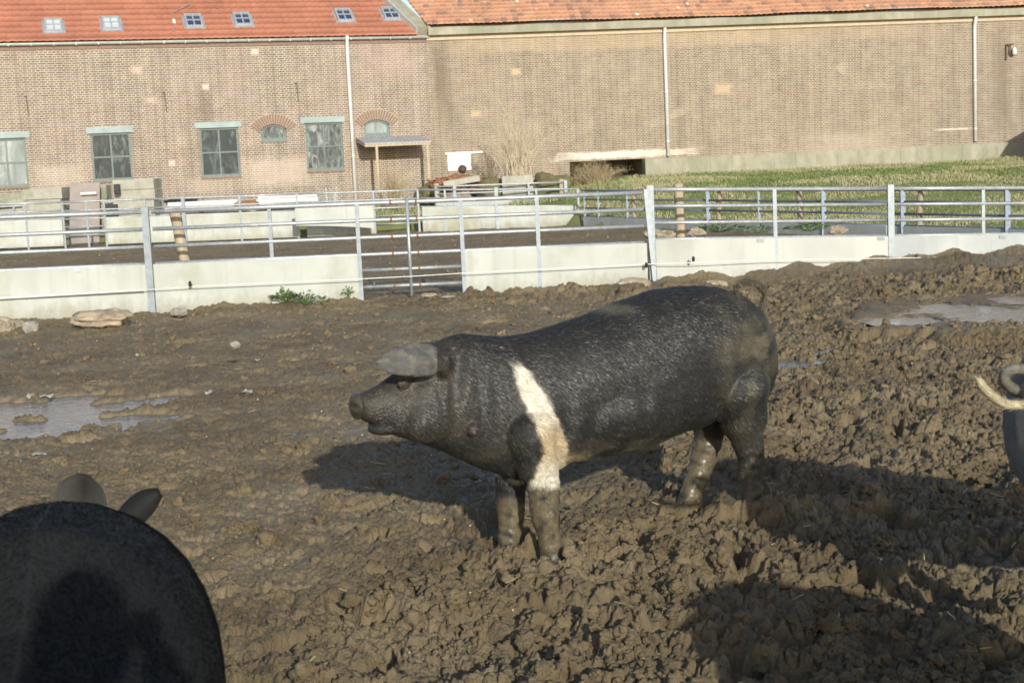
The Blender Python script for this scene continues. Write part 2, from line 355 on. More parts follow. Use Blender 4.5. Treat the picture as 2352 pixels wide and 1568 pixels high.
# far ground sheet with the bank in front of the barns
def build_ground():
    xs = np.concatenate([np.linspace(-400, -30, 14)[:-1], np.linspace(-30, 40, 120), np.linspace(40, 400, 14)[1:]])
    ys = np.concatenate([np.linspace(-300, -5, 14)[:-1], np.linspace(-5, 60, 160), np.linspace(60, 500, 14)[1:]])
    X, Y = np.meshgrid(xs, ys)
    inside = (np.abs(X) < np.maximum(Y, .01)*.76) & (Y > 1.6) & (Y < 39.6)
    Z = np.where(inside, -.45, -.02)
    Zb = lvl_bank(X, Y)+.05*perlin(X*.8, Y*.8)
    Z = np.where(Y > 33.5, np.where(inside & (X < 2.1+(37-Y)*.475) & (Y < 39.3), -.4, Zb), Z)
    # grass field right of the diagonal fence
    dline = X > 1.9+(37-Y)*.475
    Z = np.where(dline & (Y > 20) & (Y < 40), Zb+.03, Z)
    mt, t, b = new_mat('rough_ground'); v = objco(t)
    c = ramp(t, noise_n(t, .9, 8, .7, v), [(.35, g4((.20, .19, .08))), (.5, g4((.17, .20, .065))), (.65, g4((.30, .26, .13)))])
    t.links.new(c, b.inputs['Base Color']); b.inputs['Roughness'].default_value = .95
    tag(grid_mesh('ground', X, Y, Z, mt), kind='structure')
build_ground()
# ------------------------------------------------------------------ barns
class Wall:
    def __init__(s, a, b):
        s.a = np.array([a[0], a[1], 0]); d = np.array([b[0]-a[0], b[1]-a[1], 0]); s.L = np.linalg.norm(d); s.d = d/s.L
        s.n = np.array([s.d[1], -s.d[0], 0])          # towards the viewer
    def hit(s, u, v, out=0.0):
        r = ray(u, v); p0 = s.a+s.n*out; k = ((p0-CAM)@s.n)/(r@s.n); p = CAM+r*k; return float((p-s.a)@s.d), float(p[2])
    def pt(s, x, z, out=0.0):
        p = s.a+s.d*x+s.n*out; return (p[0], p[1], z)
A0 = at(0, 300, 41.5); A1 = at(990, 300, 45.3); A2 = at(2352, 300, 47.7)
WL = Wall(A0, A1); WR = Wall(A1, A2)
def wbox(mb, W, x0, x1, z0, z1, o0, o1):
    P = [W.pt(x0, z0, o1), W.pt(x1, z0, o1), W.pt(x1, z0, o0), W.pt(x0, z0, o0), W.pt(x0, z1, o1), W.pt(x1, z1, o1), W.pt(x1, z1, o0), W.pt(x0, z1, o0)]
    return mb.hexa(P)
def brick_mat(name, bw, rh, mort, c1, c2, cm, patches, tint):
    mt, t, b = new_mat(name)
    uv = N(t, 'ShaderNodeUVMap'); uv.uv_map = 'UVMap'
    wob = N(t, 'ShaderNodeTexNoise'); wob.inputs['Scale'].default_value = 1.2; t.links.new(uv.outputs[0], wob.inputs['Vector'])
    vm = N(t, 'ShaderNodeVectorMath'); vm.operation = 'MULTIPLY_ADD'; t.links.new(wob.outputs['Color'], vm.inputs[0]); vm.inputs[1].default_value = (.03, .03, 0); t.links.new(uv.outputs[0], vm.inputs[2])
    br = N(t, 'ShaderNodeTexBrick'); t.links.new(vm.outputs[0], br.inputs['Vector'])
    br.inputs['Scale'].default_value = 1; br.inputs['Brick Width'].default_value = bw; br.inputs['Row Height'].default_value = rh; br.inputs['Mortar Size'].default_value = mort
    br.inputs['Mortar Smooth'].default_value = .3; br.squash = .5; br.squash_frequency = 2; br.offset = .5; br.offset_frequency = 2
    br.inputs['Color1'].default_value = g4(c1); br.inputs['Color2'].default_value = g4(c2); br.inputs['Mortar'].default_value = g4(cm); br.inputs['Bias'].default_value = -.1
    # single red / dark bricks
    br2 = N(t, 'ShaderNodeTexBrick'); t.links.new(vm.outputs[0], br2.inputs['Vector'])
    for k, vv in (('Scale', 1), ('Brick Width', bw), ('Row Height', rh), ('Mortar Size', 0), ('Bias', -.0)): br2.inputs[k].default_value = vv
    br2.squash = .5; br2.squash_frequency = 2; br2.offset = .5; br2.offset_frequency = 2; br2.inputs['Color1'].default_value = g4(0); br2.inputs['Color2'].default_value = g4(1)
    br3 = ramp(t, br2.outputs['Color'], [(.86, g4(0)), (.90, g4(1))])
    inv = math_n(t, 'SUBTRACT', 1.0, br.outputs['Fac'])
    col = mixc(t, math_n(t, 'MULTIPLY', math_n(t, 'MULTIPLY', br3, inv), .38), br.outputs['Color'], (.33, .15, .10))
    big = noise_n(t, .35, 7, .65, uv.outputs[0]); col = mixc(t, ramp(t, big, [(.38, g4(0)), (.75, g4(.40))]), col, tint)
    fine = noise_n(t, 2.4, 6, .7, uv.outputs[0]); col = mixc(t, 1, col, ramp(t, fine, [(.3, g4(.80)), (.7, g4(1.12))]), 'MULTIPLY')
    ms = N(t, 'ShaderNodeMapping'); ms.inputs['Scale'].default_value = (1.5, .13, 1); t.links.new(uv.outputs[0], ms.inputs[0])
    col = mixc(t, 1, col, ramp(t, noise_n(t, 1.7, 5, .65, ms.outputs[0]), [(.34, g4(.84)), (.5, g4(1.0)), (.68, g4(1.06))]), 'MULTIPLY')
    rep = noise_n(t, 1.1, 3, .5, uv.outputs[0]); col = mixc(t, ramp(t, rep, [(.68, g4(0)), (.71, g4(.35))]), col, (.48, .41, .33))
    sx = N(t, 'ShaderNodeSeparateXYZ'); t.links.new(uv.outputs[0], sx.inputs[0])
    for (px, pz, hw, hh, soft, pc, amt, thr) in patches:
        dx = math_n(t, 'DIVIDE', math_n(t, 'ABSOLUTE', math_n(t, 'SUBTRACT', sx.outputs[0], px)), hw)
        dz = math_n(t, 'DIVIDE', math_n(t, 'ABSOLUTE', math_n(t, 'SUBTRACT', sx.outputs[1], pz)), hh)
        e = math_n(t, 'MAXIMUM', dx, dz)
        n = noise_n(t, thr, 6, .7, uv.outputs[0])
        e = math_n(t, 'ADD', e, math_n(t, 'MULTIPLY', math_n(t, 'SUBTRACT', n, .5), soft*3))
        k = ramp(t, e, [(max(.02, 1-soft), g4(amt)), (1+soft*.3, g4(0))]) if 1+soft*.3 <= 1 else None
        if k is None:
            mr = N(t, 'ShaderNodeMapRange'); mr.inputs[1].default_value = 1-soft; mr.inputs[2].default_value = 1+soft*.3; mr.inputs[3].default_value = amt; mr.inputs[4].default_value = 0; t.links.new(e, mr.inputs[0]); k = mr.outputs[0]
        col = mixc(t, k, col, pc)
    t.links.new(col, b.inputs['Base Color']); b.inputs['Roughness'].default_value = .92; b.inputs['Specular IOR Level'].default_value = .2
    bn = N(t, 'ShaderNodeBump'); bn.inputs['Strength'].default_value = .5; bn.inputs['Distance'].default_value = .008
    t.links.new(math_n(t, 'ADD', math_n(t, 'MULTIPLY', inv, 1), math_n(t, 'MULTIPLY', fine, .6)), bn.inputs['Height']); t.links.new(bn.outputs[0], b.inputs['Normal'])
    return mt
def wall_mesh(name, W, x0, x1, z0, z1, holes, mt, parent, out=0.0, depth=.35):
    xs = sorted({x0, x1, *[h[0] for h in holes], *[h[1] for h in holes]}); zs = sorted({z0, z1, *[h[2] for h in holes], *[h[3] for h in holes]})
    mb = MB(); mb.uv = []
    def quad(P, UV): mb.add(P, [(0, 1, 2, 3)]); mb.uv += UV
    for i in range(len(xs)-1):
        for j in range(len(zs)-1):
            a, b_, c, d = xs[i], xs[i+1], zs[j], zs[j+1]; mx, mz = (a+b_)/2, (c+d)/2
            if any(h[0] < mx < h[1] and h[2] < mz < h[3] for h in holes): continue
            quad([W.pt(a, c, out), W.pt(b_, c, out), W.pt(b_, d, out), W.pt(a, d, out)], [(a, c), (b_, c), (b_, d), (a, d)])
    for (a, b_, c, d) in holes:
        i = out-depth
        for P, UV in (([W.pt(a, c, out), W.pt(a, d, out), W.pt(a, d, i), W.pt(a, c, i)], [(a, c), (a, d), (a+depth, d), (a+depth, c)]),
                      ([W.pt(b_, c, out), W.pt(b_, c, i), W.pt(b_, d, i), W.pt(b_, d, out)], [(b_, c), (b_+depth, c), (b_+depth, d), (b_, d)]),
                      ([W.pt(a, d, out), W.pt(b_, d, out), W.pt(b_, d, i), W.pt(a, d, i)], [(a, d), (b_, d), (b_, d+depth), (a, d+depth)]),
                      ([W.pt(a, c, out), W.pt(a, c, i), W.pt(b_, c, i), W.pt(b_, c, out)], [(a, c), (a, c-depth), (b_, c-depth), (b_, c)])): quad(P, UV)
    # ends and back so that the wall is a solid
    for x, s in ((x0, 1), (x1, -1)):
        quad([W.pt(x, z0, out), W.pt(x, z1, out), W.pt(x, z1, out-3), W.pt(x, z0, out-3)], [(x, z0), (x, z1), (x+8, z1), (x+8, z0)])
    quad([W.pt(x0, z0, out-3), W.pt(x1, z0, out-3), W.pt(x1, z1, out-3), W.pt(x0, z1, out-3)], [(x0, z0), (x1, z0), (x1, z1), (x0, z1)])
    return mb.build(name, mt, parent)
def tiled_roof(name, W, s0, s1, ez, eo, pitch, cl, nc, tw, amp, step, clipf, mt, parent, sag=0.0):
    nS = int((s1-s0)/tw*8); s = np.linspace(s0, s1, nS); rows = []
    cp, sp = math.cos(pitch), math.sin(pitch)
    for i in range(nc):
        jit = .006*perlin(s/tw*.9+i*7.7, s*0+i)
        for k, h in ((0, step), (.5, step*.55), (.999, .002)):
            tpos = (i+k)*cl; ss = clipf(s.copy(), tpos)
            wave = amp*np.abs(np.sin(np.pi*s/tw))**.8
            off = h+wave+jit+(rng.normal(0, .0015, nS) if sag else 0)
            sg = sag*np.sin(s*.55)*1.0+sag*.6*np.sin(s*1.7+1) if sag else 0
            z = ez+tpos*sp+off*cp+sg; o = eo-tpos*cp+off*sp
            rows.append(np.stack([W.a[0]+W.d[0]*ss+W.n[0]*o, W.a[1]+W.d[1]*ss+W.n[1]*o, z], -1))
    G = np.array(rows); base = G[0].copy(); base[:, 2] -= .03; G = np.concatenate([base[None], G])
    uvs = np.stack(np.broadcast_arrays(s[None, :]/tw, np.concatenate([[0], np.repeat(np.arange(nc), 3)+np.tile([0, .5, .99], nc)])[:, None]), -1)
    o = grid_mesh(name, G[..., 0], G[..., 1], G[..., 2], mt, False, parent)
    l = o.data.uv_layers.new(name='UVMap'); idx = np.zeros(len(o.data.loops), np.int32); o.data.loops.foreach_get('vertex_index', idx); l.data.foreach_set('uv', uvs.reshape(-1, 2)[idx].astype(np.float32).ravel())
    return o
def tile_mat(name, c1, c2, lich, lamt, edge):
    mt, t, b = new_mat(name); uv = N(t, 'ShaderNodeUVMap'); uv.uv_map = 'UVMap'
    fl = N(t, 'ShaderNodeVectorMath'); fl.operation = 'FLOOR'; t.links.new(uv.outputs[0], fl.inputs[0])
    wn = N(t, 'ShaderNodeTexWhiteNoise'); wn.noise_dimensions = '2D'; t.links.new(fl.outputs[0], wn.inputs['Vector'])
    col = ramp(t, wn.outputs['Value'], [(.0, g4(c1)), (1, g4(c2))])
    sx = N(t, 'ShaderNodeSeparateXYZ'); t.links.new(uv.outputs[0], sx.inputs[0])
    fr = math_n(t, 'FRACT', sx.outputs[1]); col = mixc(t, ramp(t, fr, [(.0, g4(edge)), (.22, g4(0))]), col, tuple(min(1, x*1.45) for x in c1))
    v = objco(t)
    n1 = noise_n(t, 1.1, 7, .7, v); n2 = noise_n(t, 9, 5, .7, v)
    k = math_n(t, 'MULTIPLY', ramp(t, n1, [(.45, g4(.15)), (.62, g4(1))]), ramp(t, n2, [(.5, g4(0)), (.62, g4(lamt))]))
    col = mixc(t, k, col, lich)
    dn = noise_n(t, .7, 6, .65, v); col = mixc(t, 1, col, ramp(t, dn, [(.3, g4(.8)), (.7, g4(1.1))]), 'MULTIPLY')
    if lamt > .3:
        wn2 = ramp(t, wn.outputs['Value'], [(.86, g4(0)), (.9, g4(.55))]); col = mixc(t, wn2, col, (.20, .13, .10))
        vo = N(t, 'ShaderNodeTexVoronoi'); vo.inputs['Scale'].default_value = 2.3; t.links.new(v, vo.inputs['Vector'])
        sp = math_n(t, 'MULTIPLY', ramp(t, vo.outputs['Distance'], [(.10, g4(1)), (.15, g4(0))]), ramp(t, n1, [(.42, g4(0)), (.52, g4(.9))])); col = mixc(t, sp, col, (.72, .66, .56))
    t.links.new(col, b.inputs['Base Color']); b.inputs['Roughness'].default_value = .75
    return mt
ML = brick_mat('old_brown_brick', .23, .0625, .0105, (.238, .184, .150), (.150, .122, .106), (.545, .487, .40),
     [(*WL.hit(640, 395), 1.1, .45, .45, (.58, .49, .42), .5, 9), (*WL.hit(140, 405), .75, .35, .4, (.58, .50, .42), .4, 9),
      (*WL.hit(585, 120), .12, .1, .5, (.66, .58, .48), .8, 6), (*WL.hit(472, 200), .1, .08, .4, (.66, .58, .5), .8, 6), (*WL.hit(395, 375), .1, .09, .5, (.66, .55, .5), .8, 6),
      (*WL.hit(315, 162), .18, .12, .6, (.60, .48, .40), .6, 6), (*WL.hit(345, 230), .2, .1, .6, (.60, .48, .40), .5, 6), (*WL.hit(480, 425), .7, .22, .5, (.52, .43, .36), .4, 9),
      (*WL.hit(475, 270), .25, .9, .6, (.12, .085, .07), .35, 3), (*WL.hit(885, 130), .9, .7, .6, (.46, .33, .30), .35, 3)], (.38, .30, .265))
MR = brick_mat('buff_brown_brick', .19, .0555, .009, (.245, .188, .145), (.165, .130, .105), (.51, .455, .36),
     [(*WR.hit(1420, 95), 5.6, .26, .35, (.52, .40, .26), .32, 2.5), (*WR.hit(1900, 78), 3.5, .22, .4, (.48, .36, .25), .25, 2.5),
      (*WR.hit(1400, 356), 1.6, .12, .5, (.78, .70, .60), .9, 4), (*WR.hit(1530, 350), 1.0, .10, .5, (.75, .66, .56), .6, 4),
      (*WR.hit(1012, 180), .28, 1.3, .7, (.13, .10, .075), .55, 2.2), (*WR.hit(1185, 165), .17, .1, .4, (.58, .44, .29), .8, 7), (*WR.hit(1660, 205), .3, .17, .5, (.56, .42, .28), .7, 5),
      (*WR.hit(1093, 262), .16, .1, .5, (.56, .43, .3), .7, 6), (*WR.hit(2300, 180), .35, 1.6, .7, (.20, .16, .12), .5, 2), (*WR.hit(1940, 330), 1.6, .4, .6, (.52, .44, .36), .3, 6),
      (*WR.hit(2190, 297), .6, .03, .5, (.7, .62, .52), .8, 7)], (.36, .30, .235))
MT1 = tile_mat('new_red_clay_tiles', (.38, .150, .092), (.33, .125, .078), (.40, .25, .17), .12, .5)
MT2 = tile_mat('old_orange_clay_tiles', (.50, .25, .145), (.36, .18, .12), (.36, .32, .24), .9, .2)

barnL = tag(empty('barn', WL.pt(WL.L/2, 0)), 'long brown brick barn with clean red tiled roof, roof lights and four pane windows', 'barn')
barnR = tag(empty('barn', WR.pt(WR.L/2, 0)), 'buff brick barn with old lichen spotted orange roof and no windows', 'barn')
eL = sum(WL.hit(u, v)[1] for u, v in ((0, 118), (500, 98), (980, 84)))/3
eR = sum(WR.hit(u, v)[1] for u, v in ((1000, 80), (1700, 57), (2350, 40)))/3
def rect(W, u0, v0, u1, v1, out=0.0):
    mu, mv = (u0+u1)/2, (v0+v1)/2
    return W.hit(u0, mv, out)[0], W.hit(u1, mv, out)[0], W.hit(mu, v1, out)[1], W.hit(mu, v0, out)[1]
wins = [(-29, 318, 63, 430, 'light'), (211, 306, 303, 415, 'dark'), (461, 294, 550, 406, 'dark2'), (703, 282, 788, 391, 'sheet')]
arch = [(599, 286, 658, 322, 'sheet'), (836, 275, 895, 311, 'light')]
linz = [(-35, 304, 68, 318), (197, 291, 306, 306), (446, 280, 553, 294), (689, 268, 791, 282)]
holes = [rect(WL, *w_[:4]) for w_ in wins+arch]
wall_mesh('wall', WL, -14, WL.L, -.3, eL+.25, holes, ML, barnL)
recess = rect(WR, 1310, 368, 1482, 470)
recess = (recess[0], recess[1], -.3, recess[3])
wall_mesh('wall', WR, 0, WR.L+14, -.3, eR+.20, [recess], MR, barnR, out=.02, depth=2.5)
mb = MB(); wbox(mb, WR, recess[0]-.2, recess[1]+.2, -.3, recess[3]+.2, -2.8, -2.55); mb.build('recess_back', M['conc_old'], barnR)
# window glass with wrinkled sheeting behind
def sheet_glass(name, lo, hi, sc, thr):
    mt, t, b = new_mat(name); v = objco(t, (1.0, 1.0, .35))
    rot = N(t, 'ShaderNodeMapping'); rot.inputs['Rotation'].default_value = (0, R_(28), 0); t.links.new(v, rot.inputs[0])
    n = noise_n(t, sc, 5, .6, rot.outputs[0], 1.6); big = noise_n(t, 1.6, 3, .5, v)
    c = ramp(t, n, [(thr-.12, g4(lo)), (thr+.03, g4(tuple((a+b_)/2 for a, b_ in zip(lo, hi)))), (thr+.12, g4(hi))])
    c = mixc(t, 1, c, ramp(t, big, [(.3, g4(.65)), (.7, g4(1.2))]), 'MULTIPLY')
    t.links.new(c, b.inputs['Base Color']); b.inputs['Roughness'].default_value = .3; b.inputs['Specular IOR Level'].default_value = .25; return mt
GL = {'dark': sheet_glass('dark_glass_with_sheeting', (.03, .042, .048), (.20, .23, .23), 5, .60), 'dark2': sheet_glass('dark_dusty_glass', (.032, .045, .05), (.14, .17, .17), 4, .60),
      'sheet': sheet_glass('wrinkled_plastic_sheeting', (.07, .085, .09), (.34, .37, .37), 6, .54), 'light': sheet_glass('pale_grey_glass', (.20, .24, .24), (.36, .40, .40), 3, .5)}  # pale grey tones lie in the pane's base colour
def window(W, x0, x1, z0, z1, kind, parent, grid=(2, 2), archd=False, lin=None):
    f = .055; mb = MB(); o0, o1 = -.12, -.045
    wbox(mb, W, x0, x1, z0, z0+f*1.3, o0, o1); wbox(mb, W, x0, x0+f, z0+f*1.3, z1, o0, o1); wbox(mb, W, x1-f, x1, z0+f*1.3, z1, o0, o1)
    if not archd: wbox(mb, W, x0+f, x1-f, z1-f, z1, o0, o1)
    if grid == (2, 2):
        cx, cz = (x0+x1)/2, (z0+z1)/2
        wbox(mb, W, cx-.022, cx+.022, z0+f*1.3, z1-f, o0+.01, o1-.01); wbox(mb, W, x0+f, cx-.022, cz-.022, cz+.022, o0+.01, o1-.012); wbox(mb, W, cx+.022, x1-f, cz-.022, cz+.022, o0+.01, o1-.012)
    if archd:
        rise = .15; wd = x1-x0; r = (wd*wd/4+rise*rise)/(2*rise); cz = z1-r; cx = (x0+x1)/2; n = 14
        for i in range(n):
            a0 = math.asin((wd/2)/r)*(2*i/n-1); a1 = math.asin((wd/2)/r)*(2*(i+1)/n-1)
            P = []
            for rr, oo in ((r-f, o1), (r-f, o0)):
                pass
            q = lambda a, rr, oo: W.pt(cx+math.sin(a)*rr, cz+math.cos(a)*rr, oo)
            mb.hexa([q(a0, r-f, o1), q(a1, r-f, o1), q(a1, r-f, o0), q(a0, r-f, o0), q(a0, r, o1), q(a1, r, o1), q(a1, r, o0), q(a0, r, o0)])
    fr = mb.build('window', M['green'], parent)
    g = MB(); wbox(g, W, x0+.01, x1-.01, z0+.01, z1-.01, -.112, -.09); g.build('pane', GL[kind], fr)
    s = MB(); wbox(s, W, x0-.02, x1+.02, z0-.06, z0-.003, -.10, .03); s.build('sill', M['redbrick'] if not archd else M['green'], fr)
    if lin:
        l = MB(); wbox(l, W, lin[0], lin[1], lin[2], lin[3], -.02, .035); l.build('lintel', M['lintel'], fr, bevel=.006)
    if archd:
        ab = MB(); n = 17; span = math.asin((wd/2)/r)*1.22
        for i in range(n):
            a0 = span*(2*(i+.10)/n-1); a1 = span*(2*(i+.90)/n-1); q = lambda a, rr, oo: W.pt(cx+math.sin(a)*rr, cz+math.cos(a)*rr, oo)
            r1 = r+.30
            ab.hexa([q(a0, r+.004, .03), q(a1, r+.004, .03), q(a1, r+.004, -.1), q(a0, r+.004, -.1), q(a0, r1, .03), q(a1, r1, .03), q(a1, r1, -.1), q(a0, r1, -.1)])
        ab.build('brick_arch', M['redbrick'], fr)
        am = MB(); n = 20
        for i in range(n):
            a0 = span*(2*i/n-1); a1 = span*(2*(i+1)/n-1); q = lambda a, rr, oo: W.pt(cx+math.sin(a)*rr, cz+math.cos(a)*rr, oo)
            am.hexa([q(a0, r, .012), q(a1, r, .012), q(a1, r, -.1), q(a0, r, -.1), q(a0, r+.31, .012), q(a1, r+.31, .012), q(a1, r+.31, -.1), q(a0, r+.31, -.1)])
        am.build('arch_mortar', M['mortar'], fr)
    return fr
M['redbrick'] = simple('brown_arch_brick', (.28, .19, .15), (.20, .145, .12), 14, .9)
M['mortar'] = simple('lime_mortar', (.58, .48, .37), (.48, .40, .3), 9, .95)
for w_, l_ in zip(wins, linz):
    window(WL, *rect(WL, *w_[:4]), w_[4], barnL, lin=rect(WL, *l_))
for w_ in arch: window(WL, *rect(WL, *w_[:4]), w_[4], barnL, grid=(1, 1), archd=True)
# the building continues left: more windows just out of frame are left out
def clipL(s, t): return np.minimum(s, WL.L-.30-.30*t)
def clipR(s, t): return np.maximum(s, .02-.30*t)
PT = R_(35)
tiled_roof('roof', WL, -14, WL.L+.1, eL+.12, .20, PT, .31, 8, .205, .022, .035, clipL, MT1, barnL)
tiled_roof('roof', WR, -2.5, WR.L+14, eR+.30, .24, PT, .235, 10, .175, .022, .03, clipR, MT2, barnR, sag=.018)
# gutter left (half round) and concrete trough right
mb = MB(); n = 9; prof = [(.02+.075+.075*math.cos(a), .02-.075*math.sin(a)) for a in np.linspace(0, math.pi, n)]
pv = []
for x in (-14, WL.L+.06):
    for (o, dz) in [(p[0], eL+.07+p[1]*1.0) for p in prof]: pv.append(WL.pt(x, dz, o))
    for (o, dz) in [(.02+.075+.068*math.cos(a), eL+.085-.066*math.sin(a)) for a in np.linspace(math.pi, 0, n)]: pv.append(WL.pt(x, dz, o))
k = 2*n; mb.add(pv, [(i, (i+1) % k, (i+1) % k+k, i+k) for i in range(k)]+[tuple(range(k)), tuple(reversed(range(k, 2*k)))])
gt = mb.build('gutter', M['zinc'], barnL, True)
for i in range(26):
    x = -2+i*.6
    if x < WL.L: br = MB(); wbox(br, WL, x, x+.014, eL-.0, eL+.09, -.01, .172); br.build('gutter_bracket', M['zinc'], gt)
mb = MB(); x = .02
xs = np.linspace(.05, WR.L+14, 60)
for i in range(59):
    j0 = .012*math.sin(i*1.3); j1 = .012*math.sin((i+1)*1.3); g = .006 if i % 6 else .0
    a, b_ = xs[i], xs[i+1]
    P = [WR.pt(a, eR, .26), WR.pt(b_, eR, .26), WR.pt(b_, eR, .0), WR.pt(a, eR, .0), WR.pt(a, eR+.22+j0, .26), WR.pt(b_, eR+.22+j1, .26), WR.pt(b_, eR+.22+j1, .0), WR.pt(a, eR+.22+j0, .0)]
    mb.hexa(P)
mb.build('gutter_beam', M['conc_old'], barnR)
mb = MB(); wbox(mb, WR, 0, WR.L+14, eR-.14, eR-.004, 0, .075); mb.build('cornice', M['mortar'], barnR)
mb = MB(); wbox(mb, WR, .02, WR.L+14, eR+.21, eR+.34, -.5, .08); mb.build('eaves_gap_fill', M['iron'], barnR)  # dark strip added to close the bright sky gap between trough and tiles
mb = MB(); wbox(mb, WL, -14, WL.L, eL-.10, eL+.05, 0, .02); mb.build('cornice', M['redbrick'], barnL)
def downpipe(W, ut, vt, ub, vb, parent):
    x0, z0 = W.hit(ut, vt, .12); x1, z1 = W.hit(ub, vb, .12); x = (x0+x1)/2
    mb = MB(); mb.tube([W.pt(x, z0+.1, .2), W.pt(x, z0, .17), W.pt(x, z0-.18, .10), W.pt(x, z0-.3, .085), W.pt(x, z1, .085)], .052, 12)
    p = mb.build('downpipe', M['pipe'], parent, True)
    z = z0-.4
    while z > z1: MB().tube([W.pt(x, z, .085), W.pt(x, z-.05, .085)], .060, 12).build('pipe_collar', M['pipe'], p, True); z -= 1.5
downpipe(WL, 799, 90, 817, 490, barnL); downpipe(WR, 1526, 66, 1536, 359, barnR); downpipe(WR, 2238, 44, 2243, 325, barnR)
# party wall coping
mb = MB(); cp, sp = math.cos(PT), math.sin(PT)
for i in range(6):
    t0, t1 = i*.45+.16, (i+1)*.45+.155
    q = lambda t_, dx, up: WL.pt(WL.L-.30-.30*t_+dx, eL+.12+t_*sp+up*cp, .20-t_*cp+up*sp)
    mb.hexa([q(t0, 0, -.1), q(t0, .36, -.1), q(t1, .36, -.1), q(t1, 0, -.1), q(t0, 0, .19), q(t0, .36, .19), q(t1, .36, .19), q(t1, 0, .19)])
cg = mb.build('party_wall_coping', M['conc_old'], barnL)
mb = MB()
for dx in (-.045, .36):
    mb.hexa([q(.05, dx, .0), q(.05, dx+.045, .0), q(2.8, dx+.045, .0), q(2.8, dx, .0), q(.05, dx, .21), q(.05, dx+.045, .21), q(2.8, dx+.045, .21), q(2.8, dx, .21)])
mb.build('flashing', M['zinc'], cg)
# roof lights
def skylight(u, v, kind):
    # roof plane hit
    nrm = WL.n*sp+np.array([0, 0, cp]); p0 = np.array(WL.pt(0, eL+.12, .20)); r = ray(u, v); k_ = ((p0-CAM)@nrm)/(r@nrm); P = CAM+r*k_
    upv = np.array([0, 0, sp])-WL.n*cp; upv = np.array([-WL.n[0]*cp, -WL.n[1]*cp, sp])
    q = lambda a, b_, h: tuple(P+WL.d*a+upv*b_+nrm*h)
    def bx(mb, a0, a1, b0, b1, h0, h1): mb.hexa([q(a0, b0, h0), q(a1, b0, h0), q(a1, b1, h0), q(a0, b1, h0), q(a0, b0, h1), q(a1, b0, h1), q(a1, b1, h1), q(a0, b1, h1)])
    W2, H2 = .24, .30; mb = MB()
    bx(mb, -W2, W2, -H2-.06, -H2, 0, .10); bx(mb, -W2, W2, H2-.06, H2, 0, .13); bx(mb, -W2, -W2+.05, -H2, H2-.06, 0, .12); bx(mb, W2-.05, W2, -H2, H2-.06, 0, .12)
    bx(mb, -.018, .018, -H2, H2-.06, .06, .105); bx(mb, -W2+.05, -.018, -.02, .02, .06, .10); bx(mb, .018, W2-.05, -.02, .02, .06, .10)
    fr = mb.build('roof_light', M['lightframe'], barnL)
    g = MB(); bx(g, -W2+.04, W2-.04, -H2+.0, H2-.05, .05, .075); g.build('pane', M['skyglass' if kind else 'reflglass'], fr)
    f = MB(); bx(f, -W2-.07, W2+.07, -H2-.13, -H2-.06, 0, .062); bx(f, W2, W2+.07, -H2-.06, H2, 0, .05); bx(f, -W2-.07, -W2, -H2-.06, H2, 0, .05); f.build('flashing', M['tin'], fr)
M['lightframe'] = simple('roof_light_frame', (.42, .45, .48), (.34, .37, .41), 9, .4, .1)
mt, t, b = new_mat('dark_blue_roof_glass'); b.inputs['Base Color'].default_value = (.04, .06, .12, 1); b.inputs['Roughness'].default_value = .08; M['skyglass'] = mt
mt, t, b = new_mat('white_reflection_roof_glass'); b.inputs['Base Color'].default_value = (.55, .6, .62, 1); b.inputs['Roughness'].default_value = .2; M['reflglass'] = mt  # white reflection on the pane painted as its base colour
for u, v, kk in ((123, 63, 0), (255, 58, 0), (444, 52, 1), (556, 48, 1), (789, 39, 1), (896, 35, 1)): skylight(u, v, kk)
# lightning wire on the roof
nrm = WL.n*sp+np.array([0, 0, cp]); p0 = np.array(WL.pt(0, eL+.12, .20))
def onroof(u, v): r = ray(u, v); return tuple(CAM+r*(((p0-CAM)@nrm)/(r@nrm))+nrm*.10)
MB().tube([onroof(432, -12), onroof(436, 16), onroof(398, 36), onroof(400, 78)], .012, 6).build('roof_wire', M['galv'], barnL)
MB().tube([onroof(399, 54), onroof(400, 59)], .05, 8).build('roof_vent', M['white'], barnL)
for (u, v0, v1) in ((60, 222, 268), (377, 213, 258), (680, 192, 232)):
    x, za = WL.hit(u, v0); _, zb = WL.hit(u, v1); mb = MB(); mb.bar(WL.pt(x, za, .03), WL.pt(x+.03, zb, .03), .03, .02); mb.bar(WL.pt(x-.06, za, .03), WL.pt(x+.02, za+.01, .03), .02, .02); mb.build('wall_anchor', M['iron'], barnL)
# wall lamp on a bracket, right barn
x, z = WR.hit(2320, 118); lamp = tag(empty('wall_lamp', WR.pt(x, z)), 'small white lamp on an iron bracket high on the buff brick wall', 'lamp')
mb = MB(); mb.bar(WR.pt(x-.16, z+.22, .06), WR.pt(x-.16, z-.28, .06), .035, .03); mb.bar(WR.pt(x-.16, z+.2, .06), WR.pt(x+.02, z+.2, .2), .03, .03); mb.bar(WR.pt(x-.05, z+.18, .12), WR.pt(x-.05, z-.1, .12), .03, .03); mb.build('bracket', M['iron'], lamp)
mb = MB(); mb.tube([WR.pt(x+.05, z+.10, .2), WR.pt(x+.05, z+.05, .2), WR.pt(x+.05, z-.1, .2), WR.pt(x+.05, z-.12, .2)], [.03, .06, .075, .05], 14); mb.build('lamp_head', M['white'], lamp, True)
